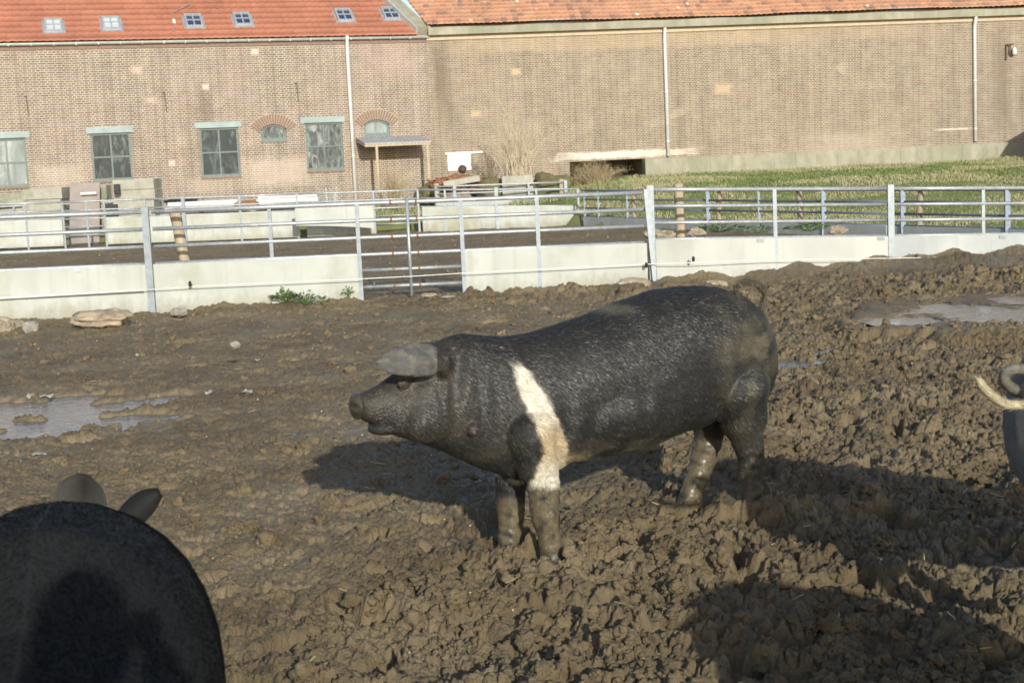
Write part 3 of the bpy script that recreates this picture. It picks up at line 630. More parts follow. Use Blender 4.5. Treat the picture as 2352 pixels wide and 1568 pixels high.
# ---- concrete plinth wall right
xp0, zp = WR.hit(1482, 366, .5); xe, ze = WR.hit(2352, 325, .5); zt = (zp+ze)/2
mb = MB(); n = 40; xs = np.linspace(xp0, WR.L+14, n)
for i in range(n-1): wbox(mb, WR, xs[i]+.002, xs[i+1]-.002, -.3, zt, .03, .5+.004*math.sin(i*2.1))
tag(mb.build('retaining_wall', M['plinth'] if 'plinth' in M else M['conc_old'], None), 'low stained concrete retaining wall along the foot of the buff barn', 'wall')
# white board and small lintel on the wall
x0, x1, z0, z1 = rect(WR, 1028, 355, 1082, 392, .06); mb = MB(); wbox(mb, WR, x0, x1, z0, z1, .03, .07); mb.bar(WR.pt(x0, z1, .09), WR.pt(x1, z1, .09), .03, .05); tag(mb.build('white_hatch', M['white']), 'white painted hatch on the brick wall behind the rubble heap', 'hatch')
x0, x1, z0, z1 = rect(WR, 1022, 349, 1109, 354, .03); mb = MB(); wbox(mb, WR, x0, x1, z0, z1, .022, .09); mb.build('hatch_lintel', M['white'], barnR)

# ---- awning
x0, z0 = WL.hit(845, 331, 1.2); x1, _ = WL.hit(988, 324, 1.2); xw0 = WL.hit(817, 318)[0]; zt_ = WL.hit(900, 313)[1]; zf = WL.hit(915, 327, 1.2)[1]
aw = tag(empty('lean_to_shelter', WL.pt((x0+x1)/2, .4, .6)), 'flat tin lean-to shelter on timber posts against the brick barn', 'shelter')
mb = MB(); nS = 60
V = []; 
for o, z in ((1.2, zf), (.02, zf+.2)):
    for i in range(nS+1):
        xx = xw0+(x1-xw0)*i/nS; dz = .018*math.sin(i*1.7); V.append(WL.pt(xx, z+dz, o))
for o, z in ((1.2, zf-.02), (.02, zf+.18)):
    for i in range(nS+1): xx = xw0+(x1-xw0)*i/nS; V.append(WL.pt(xx, z+.018*math.sin(i*1.7), o))
m_ = nS+1; mb.add(V, [(i, i+1, i+1+m_, i+m_) for i in range(nS)]+[(2*m_+i, 3*m_+i, 3*m_+i+1, 2*m_+i+1) for i in range(nS)]+[(i+1, i, 2*m_+i, 2*m_+i+1) for i in range(nS)])
mb.build('roof_sheet', M['tin'], aw)
mb = MB(); mb.bar(WL.pt(xw0+.02, zf-.06, 1.15), WL.pt(x1, zf-.06, 1.15), .05, .08); mb.bar(WL.pt(xw0+.02, zf-.05, 1.12), WL.pt(xw0+.02, zf+.12, .05), .05, .07); mb.build('beam', M['wood'], aw)
for x in (xw0+.36, x1-.06): mb = MB(); mb.bar(WL.pt(x, -.1, 1.14), WL.pt(x, zf-.1, 1.14), .075, .075); mb.build('post', M['wood'], aw)

# ------------------------------------------------------------------ near fence
RAILS = [.0, .214, .428, .642]
def rail_y(u):                      # distances of the near fence
    return None
def fpt(u, vtop, y): return at(u, vtop, y)
NL = [(-320, 507, 17.75), (330, 482, 18.3), (1480, 438, 19.1)]
NR = [(1494, 431, 19.15), (2040, 429, 20.25), (2760, 426, 21.6)]
def lerp_top(nodes, u):
    # straight line in world between first and last node, top of fence
    A = at(*nodes[0]); B = at(*nodes[-1]); 
    if len(nodes) == 3:
        Mn = at(*nodes[1]); seg = (A, Mn) if u < nodes[1][0] else (Mn, B)
        A, B = seg
    r = ray(u, 450); # vertical plane through A,B
    d = B-A; nn = np.array([d[1], -d[0], 0]); k = ((A-CAM)@nn)/(r@nn); P = CAM+r*k; s = ((P-A)@np.array([d[0], d[1], 0]))/(d[0]**2+d[1]**2)
    return A+d*s
def down(p, h, out=0.0): return (p[0], p[1]-out, p[2]-h)
PANEL_T, FEN_H = .665, 1.26
def bay(name_label, nodes, u0, u1, posts, panels, rails_gap=None, gap=None, pmat='conc', groups='bays of the near fence', nrails=4, sc=1.0, rr=.024, mrail='galv', pt_=None):
    PANEL_T = pt_ or .665
    P0 = lerp_top(nodes, (u0+u1)/2); th = empty('pen_fence', (P0[0], P0[1], P0[2]-FEN_H)); tag(th, name_label, 'fence', groups)
    a, b_ = lerp_top(nodes, u0), lerp_top(nodes, u1)
    def L(u): 
        return lerp_top(nodes, u)
    for i in range(nrails):
        h = RAILS[i]*sc+.025; pts = [down(L(u), h) for u in np.linspace(u0, u1, 5)]
        MB().tube(pts, rr if i else rr*1.15, 12).build('rail', M[mrail], th, True)
    for (u, kind) in posts:
        p = L(u); mb = MB()
        if kind == 'big':
            mb.bar(down(p, -.03, .035), down(p, 1.30*sc, .035), .085, .055, (0, 1, 0)); mb.bar(down(p, 0, -.015), down(p, 1.24*sc, -.015), .06, .04, (0, 1, 0))
        elif kind == 'flat': mb.bar(down(p, .03, .03), down(p, 1.30*sc, .03), .05, .02, (0, 1, 0))
        elif kind == 'round': mb.tube([down(p, -.02, .03), down(p, 1.32*sc, .03)], .022, 12)
        elif kind == 'short': mb.bar(down(p, .03, .0), down(p, .655*sc, .0), .045, .03, (0, 1, 0))
        mb.build('post', M['galv_post' if mrail == 'galv' else mrail], th)
    for (ua, ub) in panels:
        A = np.array(down(L(ua), PANEL_T*sc+.005)); B = np.array(down(L(ub), PANEL_T*sc+.005)); d = (B-A)/np.linalg.norm(B-A); nn = np.array([d[1], -d[0], 0])*.035
        H = np.array([0, 0, -.66*sc])
        mb = MB().hexa([A+nn+H, B+nn+H, B-nn+H, A-nn+H, A+nn, B+nn, B-nn, A-nn]); pn = mb.build('concrete_panel', M[pmat], th, bevel=.006)
    if gap:
        for h in (PANEL_T+.18, PANEL_T+.39):
            MB().tube([down(L(gap[0]), h*sc+.02), down(L(gap[1]), h*sc+.02)], rr*.9, 12).build('rail', M[mrail], th, True)
    return th
b1 = bay('long galvanised pen fence bay with pale concrete board at the far left of the yard', NL, -320, 326, [(332, 'big'), (-300, 'big')], [(-315, 328)])
b2 = bay('middle pen fence bay with a low barred opening between two pale concrete boards', NL, 345, 1476, [(616, 'short'), (818, 'flat'), (1057, 'flat'), (1232, 'flat')], [(340, 815), (1060, 1481)], gap=(820, 1055))
b3 = bay('blue grey pen fence bay right of the double corner post', NR, 1498, 2036, [(1493, 'big'), (1778, 'flat')], [(1500, 2038)], pmat='conc2' if 'conc2' in M else 'conc')
b4 = bay('rightmost near pen fence bay above the dark mud heaps', NR, 2046, 2760, [(2044, 'big'), (2258, 'short'), (2700, 'big')], [(2048, 2750)], pmat='conc_blue')
for bb, nodes_, uc in ((b1, NL, 166), (b3, NR, 1743), (b3, NR, 2020), (b4, NR, 2300)):
    q0 = np.array(down(lerp_top(nodes_, uc-8), .70, .045)); q1 = np.array(down(lerp_top(nodes_, uc+8), .70, .045)); MB().bar(q0, q1, .012, .045).build('panel_clip', M['galv'], bb)
# centre rod and rusty clamps at the barred opening
p = lerp_top(NL, 934); MB().tube([down(p, -.03, .035), down(p, 1.30, .035)], .021, 12).build('rod', M['galv'], b2, True)
for u in (895, 954):
    for h in (.025, .239, .453, .667, .867, 1.072):
        q0 = down(lerp_top(NL, u-2.2), h); q1 = down(lerp_top(NL, u+2.2), h); MB().tube([q0, q1], .031, 12).build('rusty_clamp', M['rust'], b2)
p = lerp_top(NL, 1486); mb = MB(); mb.bar((p[0]-.02, p[1]-.02, p[2]+.02), (p[0]+.06, p[1]-.06, p[2]-1.24), .05, .05, (0, 1, 0)); mb.build('post', M['galv_post'], b2)
# timber posts
def timber(u0, v0, u1, v1, y, r, lab, mt='wood'):
    a = at(u0, v0, y); b_ = at(u1, v1, y); d = b_-a; b_ = a+d*1.0
    mb = MB(); n = 8; pts = [a+(b_-a)*i/n for i in range(n+1)]; mb.tube(pts, [r*(1+.05*math.sin(i*2.3)) for i in range(n+1)], 14)
    o = mb.build('timber_post', M[mt], None, True); tag(o, lab, 'post', 'round timber posts of the pens'); return o
timber(400, 478, 436, 660, 18.75, .07, 'leaning round timber post just behind the left bay of the near fence')
timber(1558, 422, 1568, 640, 19.8, .062, 'upright pale timber post behind the near fence right of the corner post')
# electric wire along the fence foot
def wire_pts(P): return [tuple(at(u, v, y)) for u, v, y in P]
ww = tag(empty('electric_wire', at(900, 650, 18.5)), 'white electric wire strung low in front of the pale concrete boards', 'wire')
w1 = wire_pts([(-320, 700, 17.6), (0, 685, 17.9), (330, 666, 18.15)]); MB().tube(w1, .013, 8).build('wire', M['rope'], ww, True)
w2 = wire_pts([(330, 666, 18.15), (438, 658, 18.2), (815, 641, 18.45), (939, 635, 18.53), (1051, 628, 18.62), (1228, 619, 18.75), (1480, 607, 18.95), (1600, 603, 19.1), (1778, 597, 19.5), (2050, 593, 20.0), (2352, 587, 20.65), (2760, 583, 21.4)])
MB().tube(w2, .0055, 6).build('wire', M['rope'], ww, True)
for (u, v, y) in ((438, 655, 18.22), (1592, 598, 19.12), (2103, 594, 20.2), (1484, 612, 18.98)):
    p = at(u, v, y); MB().tube([(p[0], p[1]+.06, p[2]), (p[0], p[1]-.03, p[2]), (p[0], p[1]-.04, p[2]+.035), (p[0], p[1]-.02, p[2]+.05)], [.012, .018, .02, .01], 8).build('insulator', M['black'], ww)

# ------------------------------------------------------------------ far fences
def far_bay(lab, tops, posts, panels, sc=1.0, pmat='conc', mrail='galv', gap=None, nrails=3, rr=.022, grp='bays of the far pen fence', pt_=.45):
    return bay(lab, tops, tops[0][0], tops[-1][0], posts, panels, gap=gap, pmat=pmat, groups=grp, nrails=nrails, sc=sc, rr=rr, mrail=mrail, pt_=pt_)
FA = [(-320, 478, 36.6), (1140, 428, 38.4), (1335, 432, 38.0)]
def FAu(u0, u1): a, b_ = lerp_top(FA, u0), lerp_top(FA, u1); return [(u0, proj(a)[1], a[1]), (u1, proj(b_)[1], b_[1])]
far_bay('far pen fence bay at the left edge in front of the stacked concrete blocks', FAu(-320, 140), [(57, 'flat'), (-150, 'flat')], [(-320, 138)], 1.0)
far_bay('far pen fence bay with a barred gap below the mauve board', FAu(140, 330), [(142, 'flat'), (197, 'flat'), (238, 'flat')], [(240, 329)], 1.0, gap=(142, 238))
far_bay('far pen fence bay with brilliant white boards in the middle left', FAu(332, 682), [(331, 'flat'), (420, 'big'), (550, 'flat'), (681, 'flat')], [(333, 420), (424, 680)], 1.0)
far_bay('far pen fence bay with a bulging white board beside the trestle', FAu(684, 962), [(770, 'flat'), (858, 'flat'), (960, 'flat')], [(700, 856)], 1.0, gap=(858, 960))
far_bay('far pen fence bay with pale grey boards ending at the corner', FAu(964, 1330), [(1022, 'flat'), (1140, 'big'), (1232, 'flat'), (1328, 'flat')], [(968, 1138), (1143, 1322)], 1.0)
FB = [(1000, 427, 41.3), (1304, 416, 41.9)]
far_bay('rearmost pen fence bay below the bare shrub', FB, [(1002, 'flat'), (1045, 'big'), (1215, 'flat'), (1300, 'big')], [(1002, 1298)], .95, pmat='conc_blue')
FB2 = [(-320, 487, 39.2), (735, 441, 40.7)]
far_bay('rearmost pen rails in front of the concrete block stacks', FB2, [(30, 'flat'), (180, 'flat'), (460, 'flat'), (620, 'flat')], [], .95, nrails=3, rr=.02)
# diagonal run
DA = at(1336, 436, 37.2); DB = at(2700, 430, 21.3)
def Du(u0, u1):
    D_ = [(1336, 436, 37.2), (2700, 430, 21.3)]; a, b_ = lerp_top(D_, u0), lerp_top(D_, u1); return [(u0, proj(a)[1], a[1]), (u1, proj(b_)[1], b_[1])]
far_bay('diagonal side fence bay running back to the far corner', Du(1338, 1622), [(1342, 'flat'), (1374, 'flat'), (1440, 'flat')], [(1340, 1620)], 1.0, 'conc_blue', 'galv_dark', grp='bays of the diagonal side fence', pt_=.665, nrails=4)
far_bay('diagonal side fence bay in the middle with weeds at its foot', Du(1624, 2040), [(1625, 'big'), (1742, 'flat'), (1890, 'big')], [(1626, 2038)], 1.0, 'conc_blue', 'galv_dark', grp='bays of the diagonal side fence', pt_=.665, nrails=4)
far_bay('diagonal side fence bay nearest the right edge', Du(2042, 2700), [(2072, 'big'), (2312, 'big'), (2500, 'flat')], [(2044, 2700)], 1.0, 'conc_blue', 'galv_dark', grp='bays of the diagonal side fence', pt_=.665, nrails=4)
def dpt(u): r = lerp_top([(1336, 436, 37.2), (2700, 430, 21.3)], u); return r
for u, l in ((1442, 'first bent timber post of the diagonal fence from its far corner'), (1637, 'second timber post of the diagonal fence'), (1815, 'third timber post of the diagonal fence above the weeds'), (2094, 'timber post of the diagonal fence right of the big near post')):
    p = dpt(u); b_ = MB(); n = 6; j = random.uniform(-.06, .06)
    b_.tube([(p[0]+.15+j*math.sin(i*.6), p[1]-.12, p[2]+.03-1.35*i/n) for i in range(n+1)], .058, 12); tag(b_.build('timber_post', M['wood2'], None, True), l, 'post', 'round timber posts of the pens')
for u, l in ((1003, 'pale timber post by the rearmost rails under the rubble'), (1291, 'stout timber post at the end of the rearmost rails'), (232, 'white timber post in front of the mauve board'), (459, 'white post behind the middle far fence')):
    p = lerp_top(FB if u > 800 else FB2, u); b_ = MB().tube([(p[0], p[1]+.12, p[2]+.06), (p[0], p[1]+.12, p[2]-1.2)], .075, 12); tag(b_.build('timber_post', M['wood'], None, True), l, 'post', 'round timber posts of the pens')
# bent board at the gap
A = np.array(at(684, 478, 37.4)); mb = MB(); n = 10; Vv = []
for i in range(n+1):
    f = i/n; p = A+np.array([f*1.9, -.55+.5*f, 0])
    Vv += [(p[0], p[1], p[2]+.02), (p[0], p[1], p[2]-.42-.17*f+.02*math.sin(f*3)), (p[0], p[1]+.04, p[2]-.42-.17*f+.02*math.sin(f*3)), (p[0], p[1]+.04, p[2]+.02)]
mb.add(Vv, [(4*i+a, 4*i+(a+1) % 4, 4*i+4+(a+1) % 4, 4*i+4+a) for i in range(n) for a in range(4)]+[(0, 3, 2, 1), (4*n, 4*n+1, 4*n+2, 4*n+3)])
tag(mb.build('loose_board', M['conc'], None), 'loose white board hanging skewed in the far fence', 'board')

# ------------------------------------------------------------------ things by the barns
def px_box(name, u0, v0, u1, v1, y, dep, mt, lab, cat, grp=None, zbase=None, lines=0, bevel=.01):
    um = (u0+u1)/2; a = at(u0, v1, y); b_ = at(u1, v0, y); z0 = at(um, v1, y)[2] if zbase is None else zbase; z1 = at(um, v0, y)[2]
    if lines == 0:
        mb = MB().box((a[0], y, z0), (b_[0], y+dep, z1)); return tag(mb.build(name, M[mt], None, bevel=bevel), lab, cat, grp)
    th = tag(empty(name, ((a[0]+b_[0])/2, y, z0)), lab, cat, grp); h = (z1-z0)/lines
    for i in range(lines):
        j = random.uniform(-.05, .05); mb = MB().box((a[0]+j, y+random.uniform(-.03, .03), z0+i*h), (b_[0]+j, y+dep, z0+(i+1)*h-.012)); mb.build('concrete_block', M[mt], th, bevel=.012)
    return th
G1 = 'stacks of concrete blocks by the barn'
px_box('block_stack', 59, 431, 141, 520, 39.7, .8, 'conc_block', 'wide stack of mossy concrete blocks left of the mauve board', 'blocks', G1, .0, 5)
px_box('block_stack', -40, 446, 56, 520, 39.8, .8, 'conc_block', 'lowest stack of mossy blocks at the left edge', 'blocks', G1, .0, 4)
px_box('block_stack', 266, 411, 352, 520, 39.6, .9, 'conc_block', 'tall stack of pale concrete blocks beneath the second window', 'blocks', G1, .0, 6)
px_box('block_stack', 221, 424, 244, 520, 40.4, .5, 'conc_block', 'narrow block stack between mauve board and tall stack', 'blocks', G1, .0, 4)
a = at(158, 505, 39.5); b_ = at(221, 419, 39.5); mb = MB().hexa([(a[0], 39.35, 0), (b_[0], 39.35, 0), (b_[0], 39.42, 0), (a[0], 39.42, 0), (a[0], 39.85, b_[2]), (b_[0], 39.85, b_[2]), (b_[0], 39.92, b_[2]), (a[0], 39.92, b_[2])])
o = tag(mb.build('leaning_board', M['board'], None, bevel=.01), 'mauve sheet leaning upright against the blocks with a white strip', 'board')
p = at(185, 445, 39.6); MB().box((p[0], 39.60, p[2]-.03), (p[0]+.42, 39.64, p[2]+.03)).build('white_strip', M['white'], o)
px_box('crate', 238, 470, 264, 500, 39.3, .5, 'black', 'black plastic crate between the block stacks', 'crate', None, .05)
px_box('crate', 262, 423, 272, 447, 39.3, .2, 'black', 'small black tub on the edge of the tall block stack', 'tub', None)
G2 = 'long white panels stacked by the barn'
for i, (u0, u1, v0, v1) in enumerate(((378, 560, 470, 480), (385, 545, 462, 470), (585, 735, 466, 478), (590, 730, 455, 465), (592, 728, 448, 454))):
    px_box('plank', u0, v0, u1, v1, 39.0+.05*i, 1.0, 'white', ['long white panel lowest in the stack under the tarp', 'shorter white panel under the dark tarp', 'lowest white panel of the stack left of the trestle', 'middle white panel of the stack left of the trestle', 'topmost white panel of the stack left of the trestle'][i], 'plank', G2)
def blob(name, c, r, mt, lab, cat, sc=1.0, amp=.25, seed=0, grp=None, sub=4, freq=1.6):
    bm = bmesh.new(); bmesh.ops.create_icosphere(bm, subdivisions=sub, radius=1)
    for v in bm.verts:
        n = mnoise.fractal(v.co*freq+Vector((seed*7.1, seed, 0)), 1.0, 2.0, 4); n2 = mnoise.cell(v.co*1.3+Vector((seed, 0, 0)))
        v.co *= 1+amp*n
        v.co = Vector((v.co.x*r[0], v.co.y*r[1], v.co.z*r[2]))
    me = bpy.data.meshes.new(name); bm.to_mesh(me); bm.free(); me.materials.append(M[mt]); o = bpy.data.objects.new(name, me); C.objects.link(o); o.location = c
    for p_ in me.polygons: p_.use_smooth = sub > 3
    return tag(o, lab, cat, grp)
p = at(415, 461, 39.4); blob('tarpaulin', (p[0], 39.5, p[2]), (.42, .4, .09), 'black', 'crumpled dark tarpaulin on the stacked white panels', 'tarpaulin', seed=2)
p = at(568, 469, 39.0); o = blob('bent_plywood', (p[0], 38.9, p[2]), (.33, .12, .1), 'ply', 'curved brown plywood scrap between the white panels', 'plywood', seed=5, amp=.15)
# trestle
a = at(732, 430, 39.3); b_ = at(772, 472, 39.3); mb = MB()
for x0_, x1_ in ((a[0]+.02, a[0]-.06), (a[0]+.18, a[0]+.26), (a[0]+.3, a[0]+.24), (a[0]+.45, a[0]+.5)): mb.tube([(x0_, 39.3, a[2]), (x1_, 39.2, .1)], .014, 8)
for f in (.0, .3, .6, .9): z = a[2]-(a[2]-b_[2])*f; mb.tube([(a[0], 39.28, z), (a[0]+.46, 39.28, z)], .012, 8)
tag(mb.build('trestle', M['galv'], None), 'small grey metal trestle beside the white panel stack', 'trestle')
# rubble heap
p = at(1045, 402, 42.5); blob('rubble_heap', (p[0], 42.5, p[2]-.25), (.72, .45, .22), 'redtile', 'heap of broken red roof tiles below the white hatch', 'rubble', amp=.5, seed=3, freq=3.5)
p = at(1062, 384, 42.4); blob('clay_pot', (p[0], 42.3, p[2]-.06), (.12, .12, .12), 'iron', 'dark round pot resting on the red tile heap', 'pot', amp=.08, seed=1)
a = at(1019, 424, 42.0); b_ = at(1102, 409, 42.0); mb = MB(); mb.bar(a, b_, .3, .17); tag(mb.build('concrete_beam', M['conc_block'], None, bevel=.01), 'tilted pale concrete beam in front of the red tile heap', 'beam')
a = at(1152, 405, 42.0); b_ = at(1224, 417, 42.0); mb = MB().box((a[0], 41.9, .2), (b_[0], 42.8, a[2])); tag(mb.build('planter', M['conc_block'], None, bevel=.02), 'low concrete planter beneath the bare shrub', 'planter')
for i, (u, v, r, l) in enumerate(((985, 428, .34, 'soil mound left of the tilted concrete beam'), (1130, 425, .45, 'mossy mound between the concrete beam and the planter'), (1265, 418, .5, 'mossy mound right of the planter'))):
    p = at(u, v, 42.6); blob('earth_mound', (p[0], 42.6, p[2]-.25), (r*1.2, .5, r), 'moss', l, 'mound', amp=.3, seed=i+20) if 'moss' in M else None

# ------------------------------------------------------------------ shrubs and grass
def leafmat(name, c1, c2, trans=0):
    mt, t, b = new_mat(name); a = N(t, 'ShaderNodeAttribute'); a.attribute_name = 'tone'
    t.links.new(ramp(t, a.outputs['Fac'], [(0, g4(c1)), (1, g4(c2))]), b.inputs['Base Color']); b.inputs['Roughness'].default_value = .6; return mt
M['twig'] = simple('bare_twigs', (.60, .52, .38), (.48, .40, .28), 3, .9)
M['twig2'] = simple('dry_stalks', (.46, .38, .24), (.33, .26, .16), 3, .9)
M['greenleaf'] = leafmat('weed_leaves', (.07, .13, .03), (.20, .30, .08))
M['grassblade'] = leafmat('winter_grass', (.15, .21, .06), (.40, .37, .21))
def shrub(base, h, wd, nst, lab, name='bare_shrub', mt='twig', seed=0, r0=.018, arch_=.5, sub=5):
    rnd = random.Random(seed); mb = MB(); tw = MB()
    for i in range(nst):
        a = rnd.uniform(0, 6.28); lean = rnd.uniform(0, 1)**.7*wd; hh = h*rnd.uniform(.55, 1)*(1-.35*lean/wd); bx, by = rnd.gauss(0, .12*wd+.02), rnd.gauss(0, .1)
        pts = []; n = 7
        for k_ in range(n+1):
            f = k_/n; pts.append(Vector((base[0]+bx+math.cos(a)*lean*f**1.4+rnd.gauss(0, .02)*f, base[1]+by+math.sin(a)*lean*.5*f**1.4+rnd.gauss(0, .02)*f, base[2]-.1+hh*(f if arch_ == 0 else math.sin(f*1.57*(1+arch_*.3))))))
        mb.tube(pts, [r0*(1-.85*k_/n)*rnd.uniform(.8, 1) for k_ in range(n+1)], 5)
        for j in range(sub):
            k_ = rnd.randint(2, n); p = pts[k_]; a2 = rnd.uniform(0, 6.28); l = rnd.uniform(.15, .5)*h*.35; q = p+Vector((math.cos(a2)*l*.6, math.sin(a2)*l*.4, l)); mid = (p+q)/2+Vector((rnd.gauss(0, .03), 0, -.02))
            tw.tube([p, mid, q], [r0*.3, r0*.22, r0*.12], 4)
            for _ in range(2):
                a3 = rnd.uniform(0, 6.28); l2 = l*.5; q2 = mid+Vector((math.cos(a3)*l2*.7, math.sin(a3)*l2*.4, l2*.8)); tw.tube([mid, q2], [r0*.18, r0*.1], 4)
    th = tag(empty(name, base), lab, 'shrub'); mb.build('stem', M[mt], th); tw.build('twigs', M[mt], th); return th
p = at(1190, 405, 42.6); shrub((p[0], 42.4, p[2]-.1), 2.3, 1.3, 50, 'tall bare twiggy shrub against the buff brick wall', seed=1, r0=.011, sub=8)
p = at(905, 440, 42.3); shrub((p[0], 42.2, p[2]-.3), 1.15, .75, 70, 'grey dead thicket under the tin lean-to', seed=2, r0=.009, mt='twig2')
p = at(1390, 425, 44.0); shrub((p[0]-.25, 44.0, p[2]-.1), 1.0, 1.0, 170, 'dry straw coloured bush before the dark opening', 'dry_bush', 'twig2', 3, .008)
p = at(1330, 425, 44.2); shrub((p[0], 44.2, p[2]-.1), .6, .6, 60, 'low dry bush left of the dark opening', 'dry_bush', 'twig2', 4, .008)
def blades(name, xs, ys, zs, hs, tones, mt, lab, wd=.02, lean=.4):
    n = len(xs); a = rng.uniform(0, 2*np.pi, n); wx, wy = np.cos(a)*wd/2, np.sin(a)*wd/2; la = rng.uniform(0, 2*np.pi, n); ll = rng.uniform(.1, lean, n)*hs
    base = np.stack([xs, ys, zs], -1); W_ = np.stack([wx, wy, 0*wx], -1); md = base+np.stack([np.cos(la)*ll*.35, np.sin(la)*ll*.35, hs*.6], -1); tp = base+np.stack([np.cos(la)*ll, np.sin(la)*ll, hs*.92], -1)
    co = np.stack([base-W_, base+W_, md+W_*.7, md-W_*.7, tp], 1).reshape(-1, 3); i = np.arange(n)*5
    f = np.concatenate([np.stack([i, i+1, i+2], -1), np.stack([i, i+2, i+3], -1), np.stack([i+3, i+2, i+4], -1)])
    return tag(np_mesh(name, co, f, mt, False, None, {'tone': np.repeat(tones, 5)}), lab, 'grass', None, 'stuff')
n = 120000; y = rng.uniform(23, 47, n)**1.0; y = 23+24*np.sqrt(rng.uniform(0, 1, n)); x = rng.uniform(1.6, 19.5, n)
k_ = (x > 2.0+(37.4-y)*.475) & (x < .42*y) & (y < 45.2+.05*x); x, y = x[k_], y[k_]
z = lvl_bank(x, y)+.02+.05*perlin(x*.8, y*.8)
green = sst(-.15, .25, perlin(x*.35+4, y*.5)+.5*perlin(x*1.1, y*1.1)+.25*np.exp(-((y-42)/2.2)**2)-.15*(y > 44.3))
tone = np.clip(1-green-.02+rng.normal(0, .26, len(x)), 0, 1); h = (.022+.035*rng.uniform(0, 1, len(x)))*(1+.6*tone)+.10*(y > 44.6)*rng.uniform(0, 1, len(x))
blades('grass', x, y, z, h, tone, M['grassblade'], 'rough green and straw coloured grass on the bank below the retaining wall', .02, .9)
# grass at the foot of barns on the left
n = 16000; x = rng.uniform(-16, 3.4, n); y = rng.uniform(40.9, 43.4, n); z = lvl_bank(x, y)+.02+.05*perlin(x*.8, y*.8); blades('grass', x, y, z, rng.uniform(.06, .2, n), np.clip(rng.normal(.55, .3, n), 0, 1), M['grassblade'], 'thin tufts of grass among the stacks along the barn foot', .02, .8)
def weed(u, v, y, n, rad, lab, sz=.05):
    p = at(u, v, y); th = tag(empty('weed', p), lab, 'weed', 'weeds at the fence foot'); V = []; Fc = []; T = []; st = MB()
    for i in range(n):
        a = random.uniform(0, 6.28); rr = random.uniform(0, 1)**.6*rad; c = Vector((p[0]+math.cos(a)*rr, p[1]+math.sin(a)*rr*.4, p[2]+random.uniform(.0, .14)*(1.1-rr/rad)+.02)); dr = Vector((math.cos(a), math.sin(a)*.7, random.uniform(-.1, .8))).normalized(); sd = dr.cross(Vector((0, 0, 1))).normalized(); s = sz*random.uniform(.6, 1.2); b0 = len(V); up = dr.cross(sd)*-.12*s
        V += [c, c+dr*s*.35+sd*s*.42+up, c+dr*s*.8+sd*s*.3, c+dr*s*1.15, c+dr*s*.8-sd*s*.3, c+dr*s*.35-sd*s*.42+up, c+dr*s*.55-up]; Fc += [(b0, b0+1, b0+6), (b0+1, b0+2, b0+6), (b0+2, b0+3, b0+6), (b0+3, b0+4, b0+6), (b0+4, b0+5, b0+6), (b0+5, b0, b0+6)]; T += [random.random()]*7
        if i % 3 == 0: st.tube([(p[0], p[1], p[2]-.03), c], [.004, .002], 4)
    np_mesh('foliage', np.array([tuple(q) for q in V]), np.array(Fc), M['greenleaf'], True, th, {'tone': np.array(T)}); st.build('stem', M['greenleaf'], th)
weed(655, 688, 18.35, 90, .17, 'bright nettle clump at the foot of the concrete board'); weed(700, 693, 18.3, 80, .2, 'low spreading nettles right of the tallest nettle clump', .04); weed(742, 692, 18.3, 26, .07, 'tiny nettle sprig at the right end of the nettles', .035)
weed(800, 680, 18.5, 24, .08, 'small weed left of the barred opening', .035); weed(1045, 681, 18.7, 26, .09, 'small weed at the right foot of the barred opening', .035)
weed(1650, 530, 27.5, 150, .55, 'wide green weed patch inside the pen beside the round timber post', .07); weed(1860, 527, 25.5, 110, .45, 'green weed patch in the shade of the diagonal fence', .07); weed(1740, 532, 26, 60, .35, 'low weeds between the two green patches in the pen', .06)

# ------------------------------------------------------------------ stones and scraps
def stone(u, v, y, r, lab, mt='rock', seed=0, amp=.22, name='stone', sub=4, cat='stone', rot=(0, 0, 0), fq=1.6):
    p = at(u, v, y); o = blob(name, tuple(p), r, mt, lab, cat, amp=amp, seed=seed, sub=sub, freq=fq); o.rotation_euler = rot; return o
stone(231, 731, 17.0, (.345, .22, .105), 'large flat beige stone slab at the fence foot', 'rock', 3, .30, fq=2.4)
stone(5, 752, 16.9, (.13, .15, .12), 'rounded pale stone at the left edge', 'rock', 5, sub=3); stone(70, 754, 16.8, (.10, .10, .09), 'angular grey stone next to the rounded one', 'rock_grey', 6, sub=2, amp=.35); stone(42, 748, 17.1, (.09, .1, .07), 'low brown stone between the two at the left edge', 'rock', 7, sub=3)
stone(411, 716, 17.5, (.10, .08, .062), 'small squarish pale stone right of the flat slab', 'rock_grey', 9, .3, sub=2)
stone(1455, 652, 18.6, (.22, .14, .08), 'pale stone at the foot of the corner post', 'rock', 12); stone(1640, 655, 18.6, (.16, .12, .07), 'flat pale stone just behind the sow rump', 'rock', 13); stone(1822, 648, 19.0, (.12, .1, .07), 'small beige stone below the right hand board', 'rock', 14); stone(2340, 613, 19.8, (.2, .15, .08), 'beige stone atop the mud at the right edge', 'rock', 15)
stone(2105, 700, 16.0, (.14, .1, .06), 'brown stone at the tip of the right puddle', 'rock', 16, .35, sub=3); stone(2180, 694, 16.2, (.08, .08, .05), 'little brown stone by the right puddle', 'rock', 17, sub=3); stone(540, 792, 12.6, (.045, .04, .035), 'grey pebble sunk in the wet mud', 'rock_grey', 18, sub=3)
stone(985, 678, 18.2, (.10, .07, .03), 'flat stone beneath the barred opening', 'rock', 19, sub=3); stone(1030, 682, 18.25, (.09, .06, .02), 'flat white stone beneath the barred opening', 'plasticbit', 21, sub=3)
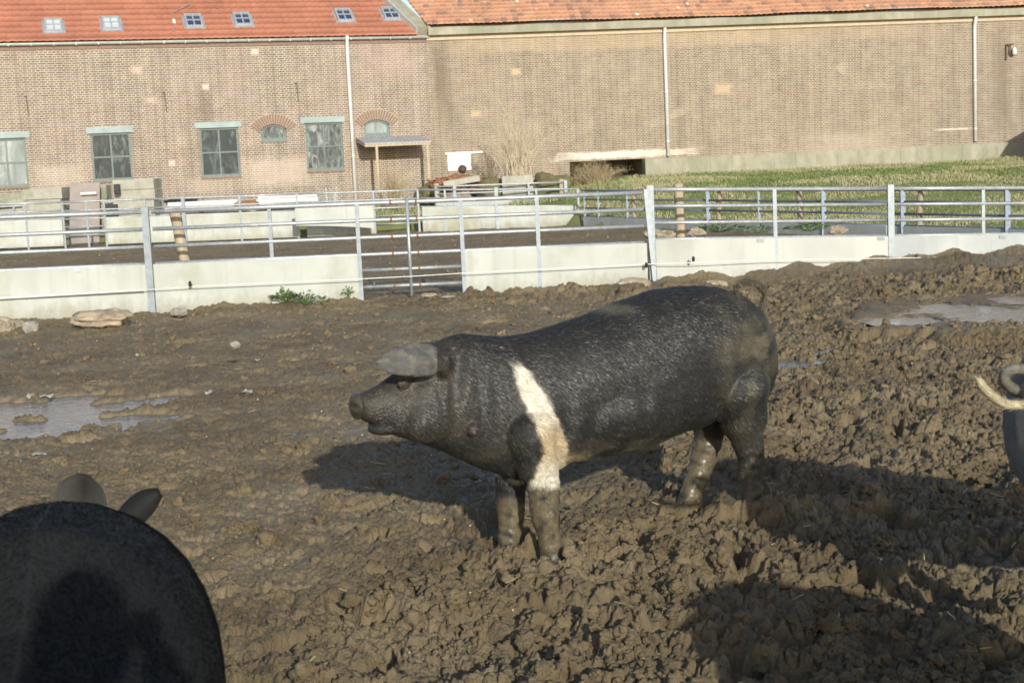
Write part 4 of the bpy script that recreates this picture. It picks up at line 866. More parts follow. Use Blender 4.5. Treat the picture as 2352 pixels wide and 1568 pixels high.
for i, (u, v, y, l) in enumerate(((1530, 540, 24.5, 'pale rubble stone left of the round timber post'), (1600, 535, 25, 'brown rubble stone right of the round timber post'), (1500, 538, 24.6, 'reddish rubble stone by the corner post'), (1925, 530, 24.5, 'pale stone under the diagonal fence'))): stone(u, v, y, (.16, .12, .08), l, 'rock', 30+i, .35, sub=3)
def scrap(u, v, rx, rz, lab, seed=0, mt='plasticbit'):
    p = onz(u, v, .0); zz = float(mudh(np.array([[p[0]]]), np.array([[p[1]]]))[0, 0]); p = onz(u, v, max(zz, -.03)+.01)
    mb = MB(); n = 8; rnd = random.Random(seed); V = [(p[0], p[1], p[2]+rz*.5)]
    for i in range(n): a = 2*math.pi*i/n; r = rnd.uniform(.6, 1.1); V.append((p[0]+math.cos(a)*rx*r, p[1]+math.sin(a)*rx*.7*r, p[2]+rz*rnd.uniform(0, 1)))
    V += [(q[0], q[1], q[2]-.006) for q in V]
    mb.add(V, [(0, i+1, (i+1) % n+1) for i in range(n)]+[(n+1, n+1+(i+1) % n+1, n+1+i+1) for i in range(n)]+[(i+1, n+1+i+1, n+1+(i+1) % n+1, (i+1) % n+1) for i in range(n)])
    tag(mb.build('plastic_scrap', M[mt], None), lab, 'litter', 'plastic scraps in the mud')
for i, (u, v, rx, rz, l) in enumerate(((107, 915, .06, .05, 'crumpled white scrap at the far rim of the left puddle'), (70, 913, .04, .05, 'small upright scrap beside the crumpled one'), (80, 1000, .10, .02, 'curved translucent scrap in the puddle near edge'), (570, 902, .05, .04, 'thin white sliver in the mud before the snout'), (318, 817, .03, .03, 'tiny white chip behind the left puddle'), (480, 904, .03, .03, 'pale chip by the small puddle'), (590, 830, .03, .03, 'pale chip on the wet mud in the middle'), (88, 1043, .07, .02, 'muddy flat sliver nearest the blurred ears'))): scrap(u, v, rx, rz, l, i)
def clod_field(n, smin, smax, sub, seed):
    g = np.random.default_rng(seed); vars_ = []
    for k in range(7):
        bm = bmesh.new(); bmesh.ops.create_icosphere(bm, subdivisions=sub, radius=1)
        for v_ in bm.verts:
            q = v_.co.copy(); f_ = 1+.65*mnoise.fractal(q*1.3+Vector((k*5.3+seed, 0, 0)), 1, 2, 3)+.34*mnoise.noise(q*2.7+Vector((0, k*9.1, seed))); v_.co = Vector((q.x*f_, q.y*f_*.9, q.z*f_*.75))
        vars_.append((np.array([tuple(v_.co) for v_ in bm.verts]), np.array([[x_.index for x_ in f_.verts] for f_ in bm.faces]))); bm.free()
    y = 4.2+14.2*g.uniform(0, 1, n*3)**1.9; x = g.uniform(-.37, .37, n*3)*y
    keep = g.uniform(0, 1, n*3) < (.12+.88*rough_w(x, y)**1.5)*sst(-.35, .5, perlin(x*1.3+70, y*1.3)+.4*perlin(x*4, y*4)); x, y = x[keep][:n], y[keep][:n]; z = mudh(x[None], y[None])[0]
    for (cx, cy, rx, ry, an, dp) in PUD: o_ = ((x-cx)/rx)**2+((y-cy)/ry)**2 > 1.3; x, y, z = x[o_], y[o_], z[o_]
    m_ = len(x); sz = smin*(smax/smin)**(g.uniform(0, 1, m_)**2.2)*(1+.04*(y-5)); CO = []; FF = []; base = 0
    for i in range(m_):
        V_, F_ = vars_[i % 7]; a = g.uniform(0, 6.28, 3); A = np.array(Matrix.Rotation(a[0], 3, 'Z') @ Matrix.Rotation(a[1], 3, 'X') @ Matrix.Rotation(a[2], 3, 'Y')); q = (V_@A.T)*sz[i]; q[:, 2] *= .85
        CO.append(q+np.array([x[i], y[i], z[i]+sz[i]*g.uniform(-.25, .45)])); FF.append(F_+base); base += len(V_)
    co_ = np.concatenate(CO); o = np_mesh('mud_clods', co_, np.concatenate(FF), M['mud'], True, None, {'wet': np.zeros(len(co_))})
    tag(o, 'crumbled loose clods of mud strewn over the churned yard', 'mud', None, 'stuff')
clod_field(15000, .006, .022, 2, 1); clod_field(1500, .018, .045, 3, 2)
def straw(n, seed):
    g = np.random.default_rng(seed); y = 4.6+9*g.uniform(0, 1, n)**1.4; x = g.uniform(-.35, .35, n)*y; z = mudh(x[None], y[None])[0]+.014; mb = MB()
    for i in range(n):
        a = g.uniform(0, 3.14); l = g.uniform(.015, .05); mb.bar((x[i]-math.cos(a)*l, y[i]-math.sin(a)*l, z[i]), (x[i]+math.cos(a)*l, y[i]+math.sin(a)*l, z[i]+g.uniform(-.01, .02)), .0035, .002)
    tag(mb.build('straw', M['straw']), 'loose yellow straw stems scattered on the mud', 'straw', None, 'stuff')
M['straw'] = simple('straw', (.58, .48, .24), (.45, .36, .17), 9, .6); straw(90, 4)
# straw and pebble specks
n = 380; t_ = rng.uniform(-.37, .37, n); y = 4.4+14*rng.uniform(0, 1, n)**1.6; x = t_*y; z = mudh(x[None], y[None])[0]+.002
oc = np.array([(1, 0, 0), (0, 1, 0), (-1, 0, 0), (0, -1, 0), (0, 0, 1), (0, 0, -1)], float); of = np.array([(0, 1, 4), (1, 2, 4), (2, 3, 4), (3, 0, 4), (1, 0, 5), (2, 1, 5), (3, 2, 5), (0, 3, 5)])
sc_ = rng.uniform(.003, .010, n)*(.5+y/12); co = (oc[None]*sc_[:, None, None]*rng.uniform(.5, 1, (n, 1, 3))+np.stack([x, y, z], -1)[:, None]).reshape(-1, 3)
M['speck'] = simple('pale_grit', (.55, .45, .30), (.42, .30, .2), 3, .8)
tag(np_mesh('grit', co, (of[None]+(np.arange(n)*6)[:, None, None]).reshape(-1, 3), M['speck'], False), 'pale grit and grain specks strewn over the mud', 'grit', None, 'stuff')
n = 800; y = rng.uniform(19.5, 36, n); x = rng.uniform(-.36, .13, n)*y; z = mudh(x[None], y[None])[0]+.01
sc_ = rng.uniform(.006, .022, n); co = (oc[None]*sc_[:, None, None]*rng.uniform(.4, 1, (n, 1, 3))+np.stack([x, y, z], -1)[:, None]).reshape(-1, 3)
tag(np_mesh('grit', co, (of[None]+(np.arange(n)*6)[:, None, None]).reshape(-1, 3), M['speck'], False), 'pale chips scattered over the pen behind the fence', 'grit', None, 'stuff')
# ------------------------------------------------------------------ pigs
def loft_rings(rings, n=28):
    V = []; Fc = []
    for (c, h, l, pw) in rings:
        for j in range(n):
            a = 2*math.pi*j/n; ca, sa = math.cos(a), math.sin(a)
            V.append(c+h*(math.copysign(abs(ca)**pw, ca))+l*(math.copysign(abs(sa)**pw, sa)))
    k = len(rings)
    for i in range(k-1):
        for j in range(n): Fc.append((i*n+j, i*n+(j+1) % n, (i+1)*n+(j+1) % n, (i+1)*n+j))
    a = len(V); V.append(rings[0][0]); b = len(V); V.append(rings[-1][0])
    for j in range(n): Fc.append((a, (j+1) % n, j)); Fc.append((b, (k-1)*n+j, (k-1)*n+(j+1) % n))
    return V, Fc
class Soup:
    def __init__(s): s.mb = MB()
    def loft(s, rings): V, Fc = loft_rings(rings); s.mb.add(V, Fc)
    def limb(s, pts, rad, n=18, sub=6):
        P = np.array([np.asarray(p, float) for p in pts]); R = np.array(rad, float); k = len(P); out = []; rr = []
        for i in range(k-1):
            p0 = P[max(i-1, 0)]; p1 = P[i]; p2 = P[i+1]; p3 = P[min(i+2, k-1)]
            for j in range(sub):
                t = j/sub; out.append(.5*((2*p1)+(-p0+p2)*t+(2*p0-5*p1+4*p2-p3)*t*t+(-p0+3*p1-3*p2+p3)*t**3)); rr.append(R[i]+(R[i+1]-R[i])*(t*t*(3-2*t)))
        out.append(P[-1]); rr.append(R[-1])
        d0 = out[0]-out[1]; d0 = d0/np.linalg.norm(d0); d1 = out[-1]-out[-2]; d1 = d1/np.linalg.norm(d1)
        pre = [(out[0]+d0*rr[0]*.8, rr[0]*.35), (out[0]+d0*rr[0]*.45, rr[0]*.85)]; post = [(out[-1]+d1*rr[-1]*.45, rr[-1]*.85), (out[-1]+d1*rr[-1]*.8, rr[-1]*.35)]
        Q = [p for p, _ in pre]+out+[p for p, _ in post]; RR = [r for _, r in pre]+rr+[r for _, r in post]
        s.mb.tube(Q, RR, n)
    def ball(s, c, ax, r):          # ax: 3 unit axes, r: radii
        rings = []
        for i in range(1, 12):
            a = math.pi*i/12; rings.append((np.asarray(c)+ax[0]*r[0]*-math.cos(a), ax[2]*r[2]*math.sin(a), ax[1]*r[1]*math.sin(a), 1))
        s.loft(rings)
    def plate(s, top, bot, th, bow=.014):     # thin closed sheet between two rows of points
        n = len(top); V = []; 
        T = [np.asarray(p) for p in top]; B = [np.asarray(p) for p in bot]; m_ = 7
        for i in range(n):
            d = B[i]-T[i]; tg = T[min(i+1, n-1)]-T[max(i-1, 0)]; nn = np.cross(tg, d); nn = nn/(np.linalg.norm(nn)+1e-9)
            for j in range(m_): f = j/(m_-1); V.append(T[i]+d*f+nn*(th*(.45+.55*math.sin(math.pi*f)))+nn*bow*math.sin(math.pi*f))
            for j in reversed(range(m_)): f = j/(m_-1); V.append(T[i]+d*f-nn*(th*(.45+.55*math.sin(math.pi*f)))+nn*bow*math.sin(math.pi*f))
        k = 2*m_; Fc = [(i*k+j, i*k+(j+1) % k, (i+1)*k+(j+1) % k, (i+1)*k+j) for i in range(n-1) for j in range(k)]+[tuple(reversed(range(k))), tuple(range((n-1)*k, n*k))]
        s.mb.add(V, Fc)
    def remesh(s, name, vox, smooth=6, factor=.5):
        me = bpy.data.meshes.new(name); me.from_pydata(s.mb.v, [], s.mb.f); me.update()
        bm = bmesh.new(); bm.from_mesh(me); 
        bmesh.ops.recalc_face_normals(bm, faces=bm.faces); bm.to_mesh(me); bm.free()
        o = bpy.data.objects.new(name, me); C.objects.link(o)
        r = o.modifiers.new('r', 'REMESH'); r.mode = 'VOXEL'; r.voxel_size = vox; r.adaptivity = 0
        sm = o.modifiers.new('s', 'SMOOTH'); sm.factor = factor; sm.iterations = smooth
        dg = bpy.context.evaluated_depsgraph_get(); dg.update(); nm = bpy.data.meshes.new_from_object(o.evaluated_get(dg))
        bpy.data.objects.remove(o); bpy.data.meshes.remove(me); nm.name = name
        nm.polygons.foreach_set('use_smooth', np.ones(len(nm.polygons), bool)); return nm
def me_np(me):
    v = np.zeros(len(me.vertices)*3, np.float32); me.vertices.foreach_get('co', v); v = v.reshape(-1, 3).astype(float)
    nr = np.zeros(len(me.vertices)*3, np.float32); me.vertices.foreach_get('normal', nr); nr = nr.reshape(-1, 3).astype(float)
    me.calc_loop_triangles(); t = np.zeros(len(me.loop_triangles)*3, np.int32); me.loop_triangles.foreach_get('vertices', t); return v, nr, t.reshape(-1, 3)
def set_col(me, col, nm='col'):
    a = me.attributes.new(nm, 'FLOAT_COLOR', 'POINT'); a.data.foreach_set('color', np.concatenate([col, np.ones((len(col), 1))], 1).astype(np.float32).ravel())
def skin_mat(name, wetattr=True, rough=.55, bump=.35, sc=(1, 1, 1)):
    mt, t, b = new_mat(name); a = N(t, 'ShaderNodeAttribute'); a.attribute_name = 'col'; v = objco(t)
    n1 = noise_n(t, 22, 7, .7, v); c = mixc(t, 1, a.outputs['Color'], ramp(t, n1, [(.3, g4(.7)), (.7, g4(1.25))]), 'MULTIPLY')
    t.links.new(c, b.inputs['Base Color']); b.inputs['Specular IOR Level'].default_value = .35
    w_ = N(t, 'ShaderNodeAttribute'); w_.attribute_name = 'mudwet'
    r = mixc(t, w_.outputs['Fac'], (rough,)*3, (.24,)*3); t.links.new(r, b.inputs['Roughness'])
    bn = N(t, 'ShaderNodeBump'); bn.inputs['Strength'].default_value = bump; bn.inputs['Distance'].default_value = .006
    mp = N(t, 'ShaderNodeMapping'); mp.inputs['Scale'].default_value = (60, 60, 60); t.links.new(v, mp.inputs[0])
    t.links.new(math_n(t, 'ADD', noise_n(t, 1, 6, .7, mp.outputs[0]), math_n(t, 'MULTIPLY', noise_n(t, .22, 3, .6, mp.outputs[0]), 1.2)), bn.inputs['Height']); t.links.new(bn.outputs[0], b.inputs['Normal']); return mt
M['skin'] = skin_mat('bristly_pig_hide', bump=.16); M['skin2'] = skin_mat('smooth_pig_hide', rough=.75, bump=.2)
def hair_mat(name, rough=.38, spec=.5):
    mt, t, b = new_mat(name); a = N(t, 'ShaderNodeAttribute'); a.attribute_name = 'col'; t.links.new(a.outputs['Color'], b.inputs['Base Color']); b.inputs['Roughness'].default_value = rough; b.inputs['Specular IOR Level'].default_value = spec; return mt
M['hair'] = hair_mat('pig_bristles', .40, .48); M['hair_dull'] = hair_mat('dull_pig_bristles', .8, .12)
def bristles(me, parent, n, flow, length, wd, density=None, seed=0, lift=.22, colf=None, mt='hair'):
    r = np.random.default_rng(seed); v, nr, tr = me_np(me)
    ca = np.zeros(len(me.vertices)*4, np.float32); me.attributes['col'].data.foreach_get('color', ca); ca = ca.reshape(-1, 4)[:, :3]
    a, b, c = v[tr[:, 0]], v[tr[:, 1]], v[tr[:, 2]]; ar = np.linalg.norm(np.cross(b-a, c-a), axis=1)
    if density is not None: ar = ar*density((a+b+c)/3)
    pick = r.choice(len(tr), n, p=ar/ar.sum()); u = r.uniform(0, 1, (n, 2)); fl = u.sum(1) > 1; u[fl] = 1-u[fl]; w0 = 1-u.sum(1)
    T = tr[pick]; P = v[T[:, 0]]*w0[:, None]+v[T[:, 1]]*u[:, :1]+v[T[:, 2]]*u[:, 1:]; NN = nr[T[:, 0]]*w0[:, None]+nr[T[:, 1]]*u[:, :1]+nr[T[:, 2]]*u[:, 1:]; NN /= np.linalg.norm(NN, axis=1)[:, None]+1e-9
    D = flow(P, NN); cl = perlin(P[:, 0]*14+P[:, 2]*9, P[:, 1]*14-P[:, 2]*11)[:, None]; D = D+r.normal(0, .16, D.shape)+cl*.35*np.cross(NN, D)
    D -= (D*NN).sum(1)[:, None]*NN; D /= np.linalg.norm(D, axis=1)[:, None]+1e-9
    L = length(P)*r.uniform(.5, 1.3, n); lf = lift*r.uniform(.4, 1.8, n)
    d1 = D+NN*lf[:, None]; d2 = D+NN*(lf*.15)[:, None]
    m1 = P+d1*L[:, None]*.5; tp = m1+d2*L[:, None]*.5; sd = np.cross(D, NN)+NN*r.normal(0, .35, n)[:, None]; sd /= np.linalg.norm(sd, axis=1)[:, None]; sd *= (wd*r.uniform(.6, 1.4, n))[:, None]
    P = P-NN*.001
    co = np.stack([P-sd, P+sd, m1+sd*.8, m1-sd*.8, tp], 1).reshape(-1, 3); i = np.arange(n)*5
    f = np.concatenate([np.stack([i, i+1, i+2], -1), np.stack([i, i+2, i+3], -1), np.stack([i+3, i+2, i+4], -1)])
    col = ca[T[:, 0]]; col = colf(col, P, r) if colf else col*r.uniform(.6, 1.6, n)[:, None]
    return np_mesh('bristles', co, f, M[mt], True, parent, {'col': np.repeat(np.clip(col, 0, 1), 5, axis=0)})

# ---- the saddleback sow in the middle
def Q(u, v, off=0.0): return onplane(u, v, off)
BS = -HD                                          # towards the tail
sow = tag(empty('pig', (PO[0]+BS[0]*.5, PO[1]+BS[1]*.5, .03)), 'large black saddleback sow with a white shoulder band standing side on in the mud', 'pig')
st = Soup()
prof = [  # top u,v  bottom u,v  half width  power
 (813, 912, 820, 955, .040, .85), (817, 906, 826, 961, .054, .85), (830, 900, 838, 968, .056, .9), (848, 895, 852, 976, .058, .95), (872, 882, 872, 986, .068, .95), (892, 868, 893, 996, .080, .95),
 (912, 852, 915, 1003, .096, .95), (938, 832, 938, 1009, .115, .95), (968, 808, 965, 1017, .128, 1), (1000, 786, 995, 1027, .135, 1), (1030, 772, 1028, 1040, .142, 1), (1062, 766, 1060, 1055, .150, 1), (1100, 768, 1095, 1070, .163, 1), (1150, 774, 1140, 1090, .185, 1),
 (1200, 768, 1190, 1102, .205, .95), (1245, 756, 1240, 1096, .222, .95), (1290, 744, 1290, 1062, .232, .93), (1350, 724, 1350, 1050, .245, .92), (1400, 704, 1400, 1042, .256, .92), (1450, 684, 1450, 1030, .264, .92), (1500, 668, 1500, 1012, .266, .92), (1550, 659, 1548, 992, .262, .93),
 (1600, 656, 1592, 982, .268, .95), (1645, 662, 1634, 960, .258, .97), (1690, 676, 1680, 960, .238, 1), (1720, 698, 1708, 955, .200, 1), (1738, 728, 1730, 930, .160, 1), (1750, 768, 1746, 895, .105, 1), (1755, 800, 1754, 860, .050, 1)]
rings = []
for (u0, v0, u1, v1, w_, pw) in prof:
    T = Q(u0, v0); B = Q(u1, v1); rings.append(((T+B)/2, (T-B)/2, LN*w_, pw))
st.loft(rings)
UPV = np.array([0, 0, 1.0]); AX = (BS, LN, UPV)
# snout disc, jaw, cheek, jowl, shoulder, hams
st.ball(Q(817, 933, 0), AX, (.016, .066, .058)); st.ball(Q(900, 978, .0), AX, (.105, .055, .035)); st.ball(Q(985, 950, .05), AX, (.14, .09, .12)); st.ball(Q(1085, 985, .140), AX, (.024, .026, .024))
st.ball(Q(1000, 850, .03), AX, (.10, .10, .09)); st.ball(Q(1220, 955, .100), AX, (.19, .108, .25)); st.ball(Q(1215, 960, -.115), AX, (.16, .105, .22))
st.ball(Q(1680, 850, .125), AX, (.175, .125, .26)); st.ball(Q(1670, 860, -.13), AX, (.19, .13, .26)); st.ball(Q(1400, 930, .05), AX, (.32, .22, .185))
# legs: near pair then far pair
st.limb([Q(1212, 985, .15), Q(1232, 1060, .15), Q(1248, 1115, .15), Q(1250, 1170, .15), Q(1260, 1225, .15), Q(1268, 1262, .15), Q(1270, 1292, .15)], [.115, .092, .070, .062, .046, .050, .056])
st.limb([Q(1178, 1000, -.13), Q(1176, 1075, -.13), Q(1172, 1130, -.13), Q(1174, 1185, -.13), Q(1172, 1230, -.13), Q(1170, 1280, -.13)], [.10, .078, .064, .054, .050, .056])
st.limb([Q(1690, 890, .15), Q(1705, 960, .15), Q(1716, 1010, .15), Q(1726, 1050, .15), Q(1722, 1095, .15), Q(1718, 1135, .15), Q(1716, 1165, .15)], [.155, .112, .074, .059, .046, .050, .056])
st.limb([Q(1648, 900, -.13), Q(1632, 965, -.13), Q(1626, 1010, -.13), Q(1612, 1060, -.13), Q(1596, 1105, -.13), Q(1584, 1140, -.13), Q(1578, 1170, -.13)], [.13, .088, .068, .056, .050, .052, .058])
for u_, v_, o_ in ((1284, 1262, .15), (1190, 1250, -.13), (1738, 1130, .15), (1604, 1140, -.13)): st.ball(Q(u_, v_, o_), AX, (.018, .026, .026))
# flank fold joining belly and hind leg
st.ball(Q(1628, 935, .10), AX, (.09, .06, .06))
# eye lids / brow
st.ball(Q(925, 882, .085), AX, (.030, .018, .018)); st.ball(Q(930, 868, .085), AX, (.045, .02, .014))
# nostril rim
# ears
def ear(sgn, root_top, tip, root_bot, s_=st):
    pass
eT = [(1022, 812, .10), (1004, 799, .11), (985, 791, .12), (955, 787, .135), (920, 792, .152), (892, 803, .168), (872, 816, .18), (860, 829, .19)]
eB = [(1020, 846, .14), (1006, 860, .165), (985, 867, .19), (955, 868, .205), (922, 864, .213), (893, 857, .214), (873, 849, .208), (859, 841, .198)]
st.plate([Q(*p) for p in eT], [Q(*p) for p in eB], .0125)
st.plate([Q(u+42, v-8, -o) for u, v, o in eT], [Q(u+42, v+2, -o-.03) for u, v, o in eB], .0125)
st.ball(Q(1010, 835, .115), AX, (.05, .05, .06)); st.ball(Q(1030, 820, -.10), AX, (.05, .05, .05))
sow_me = st.remesh('body', .0062, 12, .5)
v, nr, tr = me_np(sow_me)
s_along = (v-PO)@BS; off = (v-PO)@LN
# vertical neck folds behind the ear, skin folds at elbow and flank
vm = v-LN*(2*np.minimum(off, 0))[:, None]        # mirrored to the near side
uu, vv = proj(vm)
du_ = np.exp(-((uu-1045)/32)**2)*np.exp(-((vv-880)/70)**2)*(np.abs(off) > .05)
disp = du_*(-.006+.007*np.cos((uu-1018)/9.0+.01*(vv-880)))
disp += .003*perlin(s_along*9+3, v[:, 2]*9)+.0008*perlin(s_along*30+3, v[:, 2]*30+off*20)
disp += .005*perlin(s_along*4+8, v[:, 2]*3+2)+.004*np.exp(-((s_along-.25)/.5)**2)*np.cos(s_along*52)*np.exp(-((v[:, 2]-.52)/.14)**2)
for cu_, cw_, ca_ in ((1100, 10, .004), (1135, 12, .003), (1008, 8, .004)): disp -= ca_*np.exp(-((uu-cu_-.10*(vv-900))/cw_)**2)*np.exp(-((vv-900)/85)**2)
disp += -.012*np.exp(-((uu-1300)/18)**2)*np.exp(-((vv-1010)/60)**2)-.016*np.exp(-((uu-1640-.25*(vv-900))/16)**2)*np.exp(-((vv-920)/50)**2)
earz = (uu < 1000)*(uu > 858)*(vv > 788)*(vv < 868)*(np.abs(off) > .10); disp += earz*(.0022*np.cos((vv-.35*uu)/5.5)+.002*perlin(uu*.05, vv*.08))
legring = (vv > 1090)*(uu < 1330)+(vv > 1030)*(uu > 1560); disp += legring*(.0011*np.cos(vv/4.1+.05*uu+2*perlin(uu*.06,vv*.03))+.0022*perlin(uu*.09,vv*.07))
disp += -.010*np.exp(-((uu-848)/7)**2)*np.exp(-((vv-975)/5)**2)
v2 = v+nr*disp[:, None]; sow_me.vertices.foreach_set('co', v2.astype(np.float32).ravel()); sow_me.update()
# colours
def pmask(poly_l, poly_r, V_, U_):                # band between two boundary curves given as (v -> u)
    l = np.interp(V_, [p[1] for p in poly_l], [p[0] for p in poly_l]); r = np.interp(V_, [p[1] for p in poly_r], [p[0] for p in poly_r]); return l, r
BL = [(1165, 826), (1180, 850), (1196, 900), (1215, 950), (1236, 990), (1248, 1020), (1246, 1050), (1228, 1080), (1214, 1108), (1208, 1120)]
BR = [(1184, 826), (1214, 850), (1248, 895), (1272, 950), (1290, 990), (1300, 1020), (1300, 1050), (1294, 1080), (1286, 1108), (1284, 1120)]
def sow_color(P):
    of = (P-PO)@LN; Pm = P-LN*(2*np.minimum(of, 0))[:, None]; U_, V_ = proj(Pm); n = len(P)
    sa = (P-PO)@BS; j = 5*perlin(sa*12, P[:, 2]*12)+5*perlin(sa*60, P[:, 2]*40)
    l, r = pmask(BL, BR, V_, U_)
    k = sst(-7, 6, U_-l+j)*sst(-7, 6, r-U_+j)*sst(822, 846, V_+j)*sst(1128, 1108, V_+j)
    c = np.tile(np.array([.0215, .0215, .0215]), (n, 1))
    def lay(c, w_, rgb): return c*(1-w_[:, None])+np.array(rgb)*w_[:, None]
    hd = sst(1120, 1000, U_); c = lay(c, sst(940, 1040, V_)*.5*sst(-.3, .4, perlin(sa*6+4, P[:, 2]*10)), (.060, .052, .038)); c = lay(c, hd*.7*sst(-.3, .5, perlin(sa*7, P[:, 2]*7)+.2), (.050, .042, .032))
    c = lay(c, .5*np.exp(-((U_-925)/22)**2-((V_-884)/9)**2), (.085, .062, .040))                   # eye patch
    c = lay(c, .55*np.exp(-((U_-1085)/12)**2-((V_-985)/11)**2), (.10, .078, .066))
    c = lay(c, .5*np.exp(-((U_-1045)/22)**2-((V_-870)/60)**2)*sst(-.2, .4, perlin(sa*22, P[:, 2]*5)), (.11, .07, .055))
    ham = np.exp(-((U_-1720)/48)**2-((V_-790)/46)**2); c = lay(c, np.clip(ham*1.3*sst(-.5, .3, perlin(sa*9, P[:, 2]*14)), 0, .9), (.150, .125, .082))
    rump = sst(1610, 1720, U_)*.85; c = lay(c, rump*sst(-.4, .4, perlin(sa*11, P[:, 2]*9)), (.075, .064, .043))
    bl = sst(1000, 1065, V_-(1300-U_)*0+.12*(U_-1350))*sst(1290, 1310, U_)*sst(1610, 1560, U_)*(V_ < 1075); c = lay(c, .9*bl*sst(-.5, .2, perlin(sa*10, P[:, 2]*18)), (.12, .105, .075))
    bl2 = np.exp(-((U_-1320)/30)**2-((V_-1056)/13)**2); c = lay(c, np.clip(bl2*1.1, 0, .7), (.33, .26, .15))
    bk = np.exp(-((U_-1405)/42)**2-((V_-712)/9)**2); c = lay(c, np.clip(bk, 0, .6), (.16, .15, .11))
    earm = (U_ < 1004)*(U_ > 850)*(V_ > 786)*(V_ < 872)*(np.abs(of) > .085+.12*sst(1000, 930, U_)*0); c = lay(c, earm*.9, (.130, .126, .120)); c = lay(c, earm*sst(856, 866, V_-.0*U_)*.8, (.035, .032, .03)); c = lay(c, earm*.5*sst(0, .5, perlin(sa*20, P[:, 2]*30)), (.21, .19, .15))
    c = lay(c, sst(862, 826, U_)*.75, (.050, .044, .033)); c = lay(c, sst(832, 817, U_)*.8*sst(-.4, .3, perlin(sa*40, P[:, 2]*40)), (.125, .100, .066))
    wcol = np.array([.62, .57, .47])*(1-.0)+0*c; yl = sst(930, 1010, V_)*.85*sst(1095, 1040, V_)
    wc = np.array([.66, .62, .53])[None]*(1-yl[:, None])+np.array([.50, .385, .235])[None]*yl[:, None]; wc = wc*(.88+.14*perlin(sa*30, P[:, 2]*30))[:, None]
    c = c*(1-k[:, None])+wc*k[:, None]
    # mud on the lower legs
    front = (U_ < 1330); lvl = np.where(front, 1118+8*perlin(sa*20, P[:, 2]*20), 1035+18*perlin(sa*13, P[:, 2]*9))
    far = of < 0; lvl = np.where(far, np.where(front, 1150+15*perlin(sa*20, P[:, 2]*9), 1005+15*perlin(sa*13, P[:, 2]*9)), np.where(front, lvl, 1075+22*perlin(sa*13, P[:, 2]*9)))
    U2, V2 = proj(P); md = sst(-10, 14, np.where(far, V2, V_)-lvl)*((V_ > 960)); md = np.where((~far) & (~front), md*.42, md); md = md*sst(-.75, -.1, perlin(sa*24+3, P[:, 2]*18))
    c = lay(c, np.where(front & ~far, md*.85, md*.9), (.145, .118, .075)); c = lay(c, sst(1255, 1275, V_)*front*.7, (.05, .045, .035))
    w_ = md*.9+sst(845, 825, U_)*.8
    return np.clip(c, 0, 1), np.clip(w_, 0, 1)
col, wt = sow_color(v2); set_col(sow_me, col); a_ = sow_me.attributes.new('mudwet', 'FLOAT', 'POINT'); a_.data.foreach_set('value', wt.astype(np.float32))
sow_me.materials.append(M['skin']); sb = bpy.data.objects.new('body', sow_me); C.objects.link(sb); sb.parent = sow; sb.matrix_parent_inverse = sow.matrix_world.inverted()
def sow_flow(P, NN):
    of = (P-PO)@LN; sg = np.sign(of)[:, None]; Pm = P-LN*(2*np.minimum(of, 0))[:, None]; U_, V_ = proj(Pm)
    back = np.ones(len(P)); dn = .95+0*back
    hd = sst(1110, 980, U_); dn = dn*(1-hd)+hd*.75; rp = sst(1660, 1740, U_); back = back*(1-rp)+rp*.9; dn = dn*(1-rp)+.45*rp
    lg = ((V_ > 1080) & (U_ < 1330)) | ((V_ > 1010) & (U_ > 1560)); back = np.where(lg, .25, back); dn = np.where(lg, 1.1, dn)
    top = np.exp(-(of/.07)**2); dn = dn*(1-.8*top)
    earm = (U_ < 1004)*(V_ > 786)*(V_ < 872); back = np.where(earm > 0, -1, back); dn = np.where(earm > 0, .15, dn)
    return BS[None]*back[:, None]+UPV[None]*(-dn)[:, None]+LN[None]*sg*(.25*top)[:, None]
def sow_len(P):
    Pm = P; U_, V_ = proj(Pm); L = np.full(len(P), .021); L = np.where(U_ < 1110, .019, L); L = np.where((U_ < 1004)&(V_ < 868), .011, L); L = np.where(U_ < 905, .012, L); L = np.where((V_ > 1120), .011, L)
    bk = np.exp(-((U_-1400)/60)**2-((V_-712)/14)**2); L = L+.018*bk; return L
def hcol(c, P, r):
    n = len(c); k = r.uniform(0, 1, n); c2 = (c*1.3+.008)*(.6+.9*r.uniform(0, 1, n)**1.6)[:, None]; lum = c.mean(1)
    pale = (k > .965) & (lum < .12); c2[pale] = np.array([.13, .12, .095])*r.uniform(.6, 1.5, pale.sum())[:, None]; return c2
def sow_den(c):
    of = (c-PO)@LN; U_, V_ = proj(c); d = np.where(of > -.03, 1.0, .22); d = np.where(U_ < 842, .1, d); d = np.where((V_ > 1150) & (U_ < 1330), .35, d); return d
bristles(sow_me, sow, 240000, sow_flow, sow_len, .00055, sow_den, 5, .20, hcol)
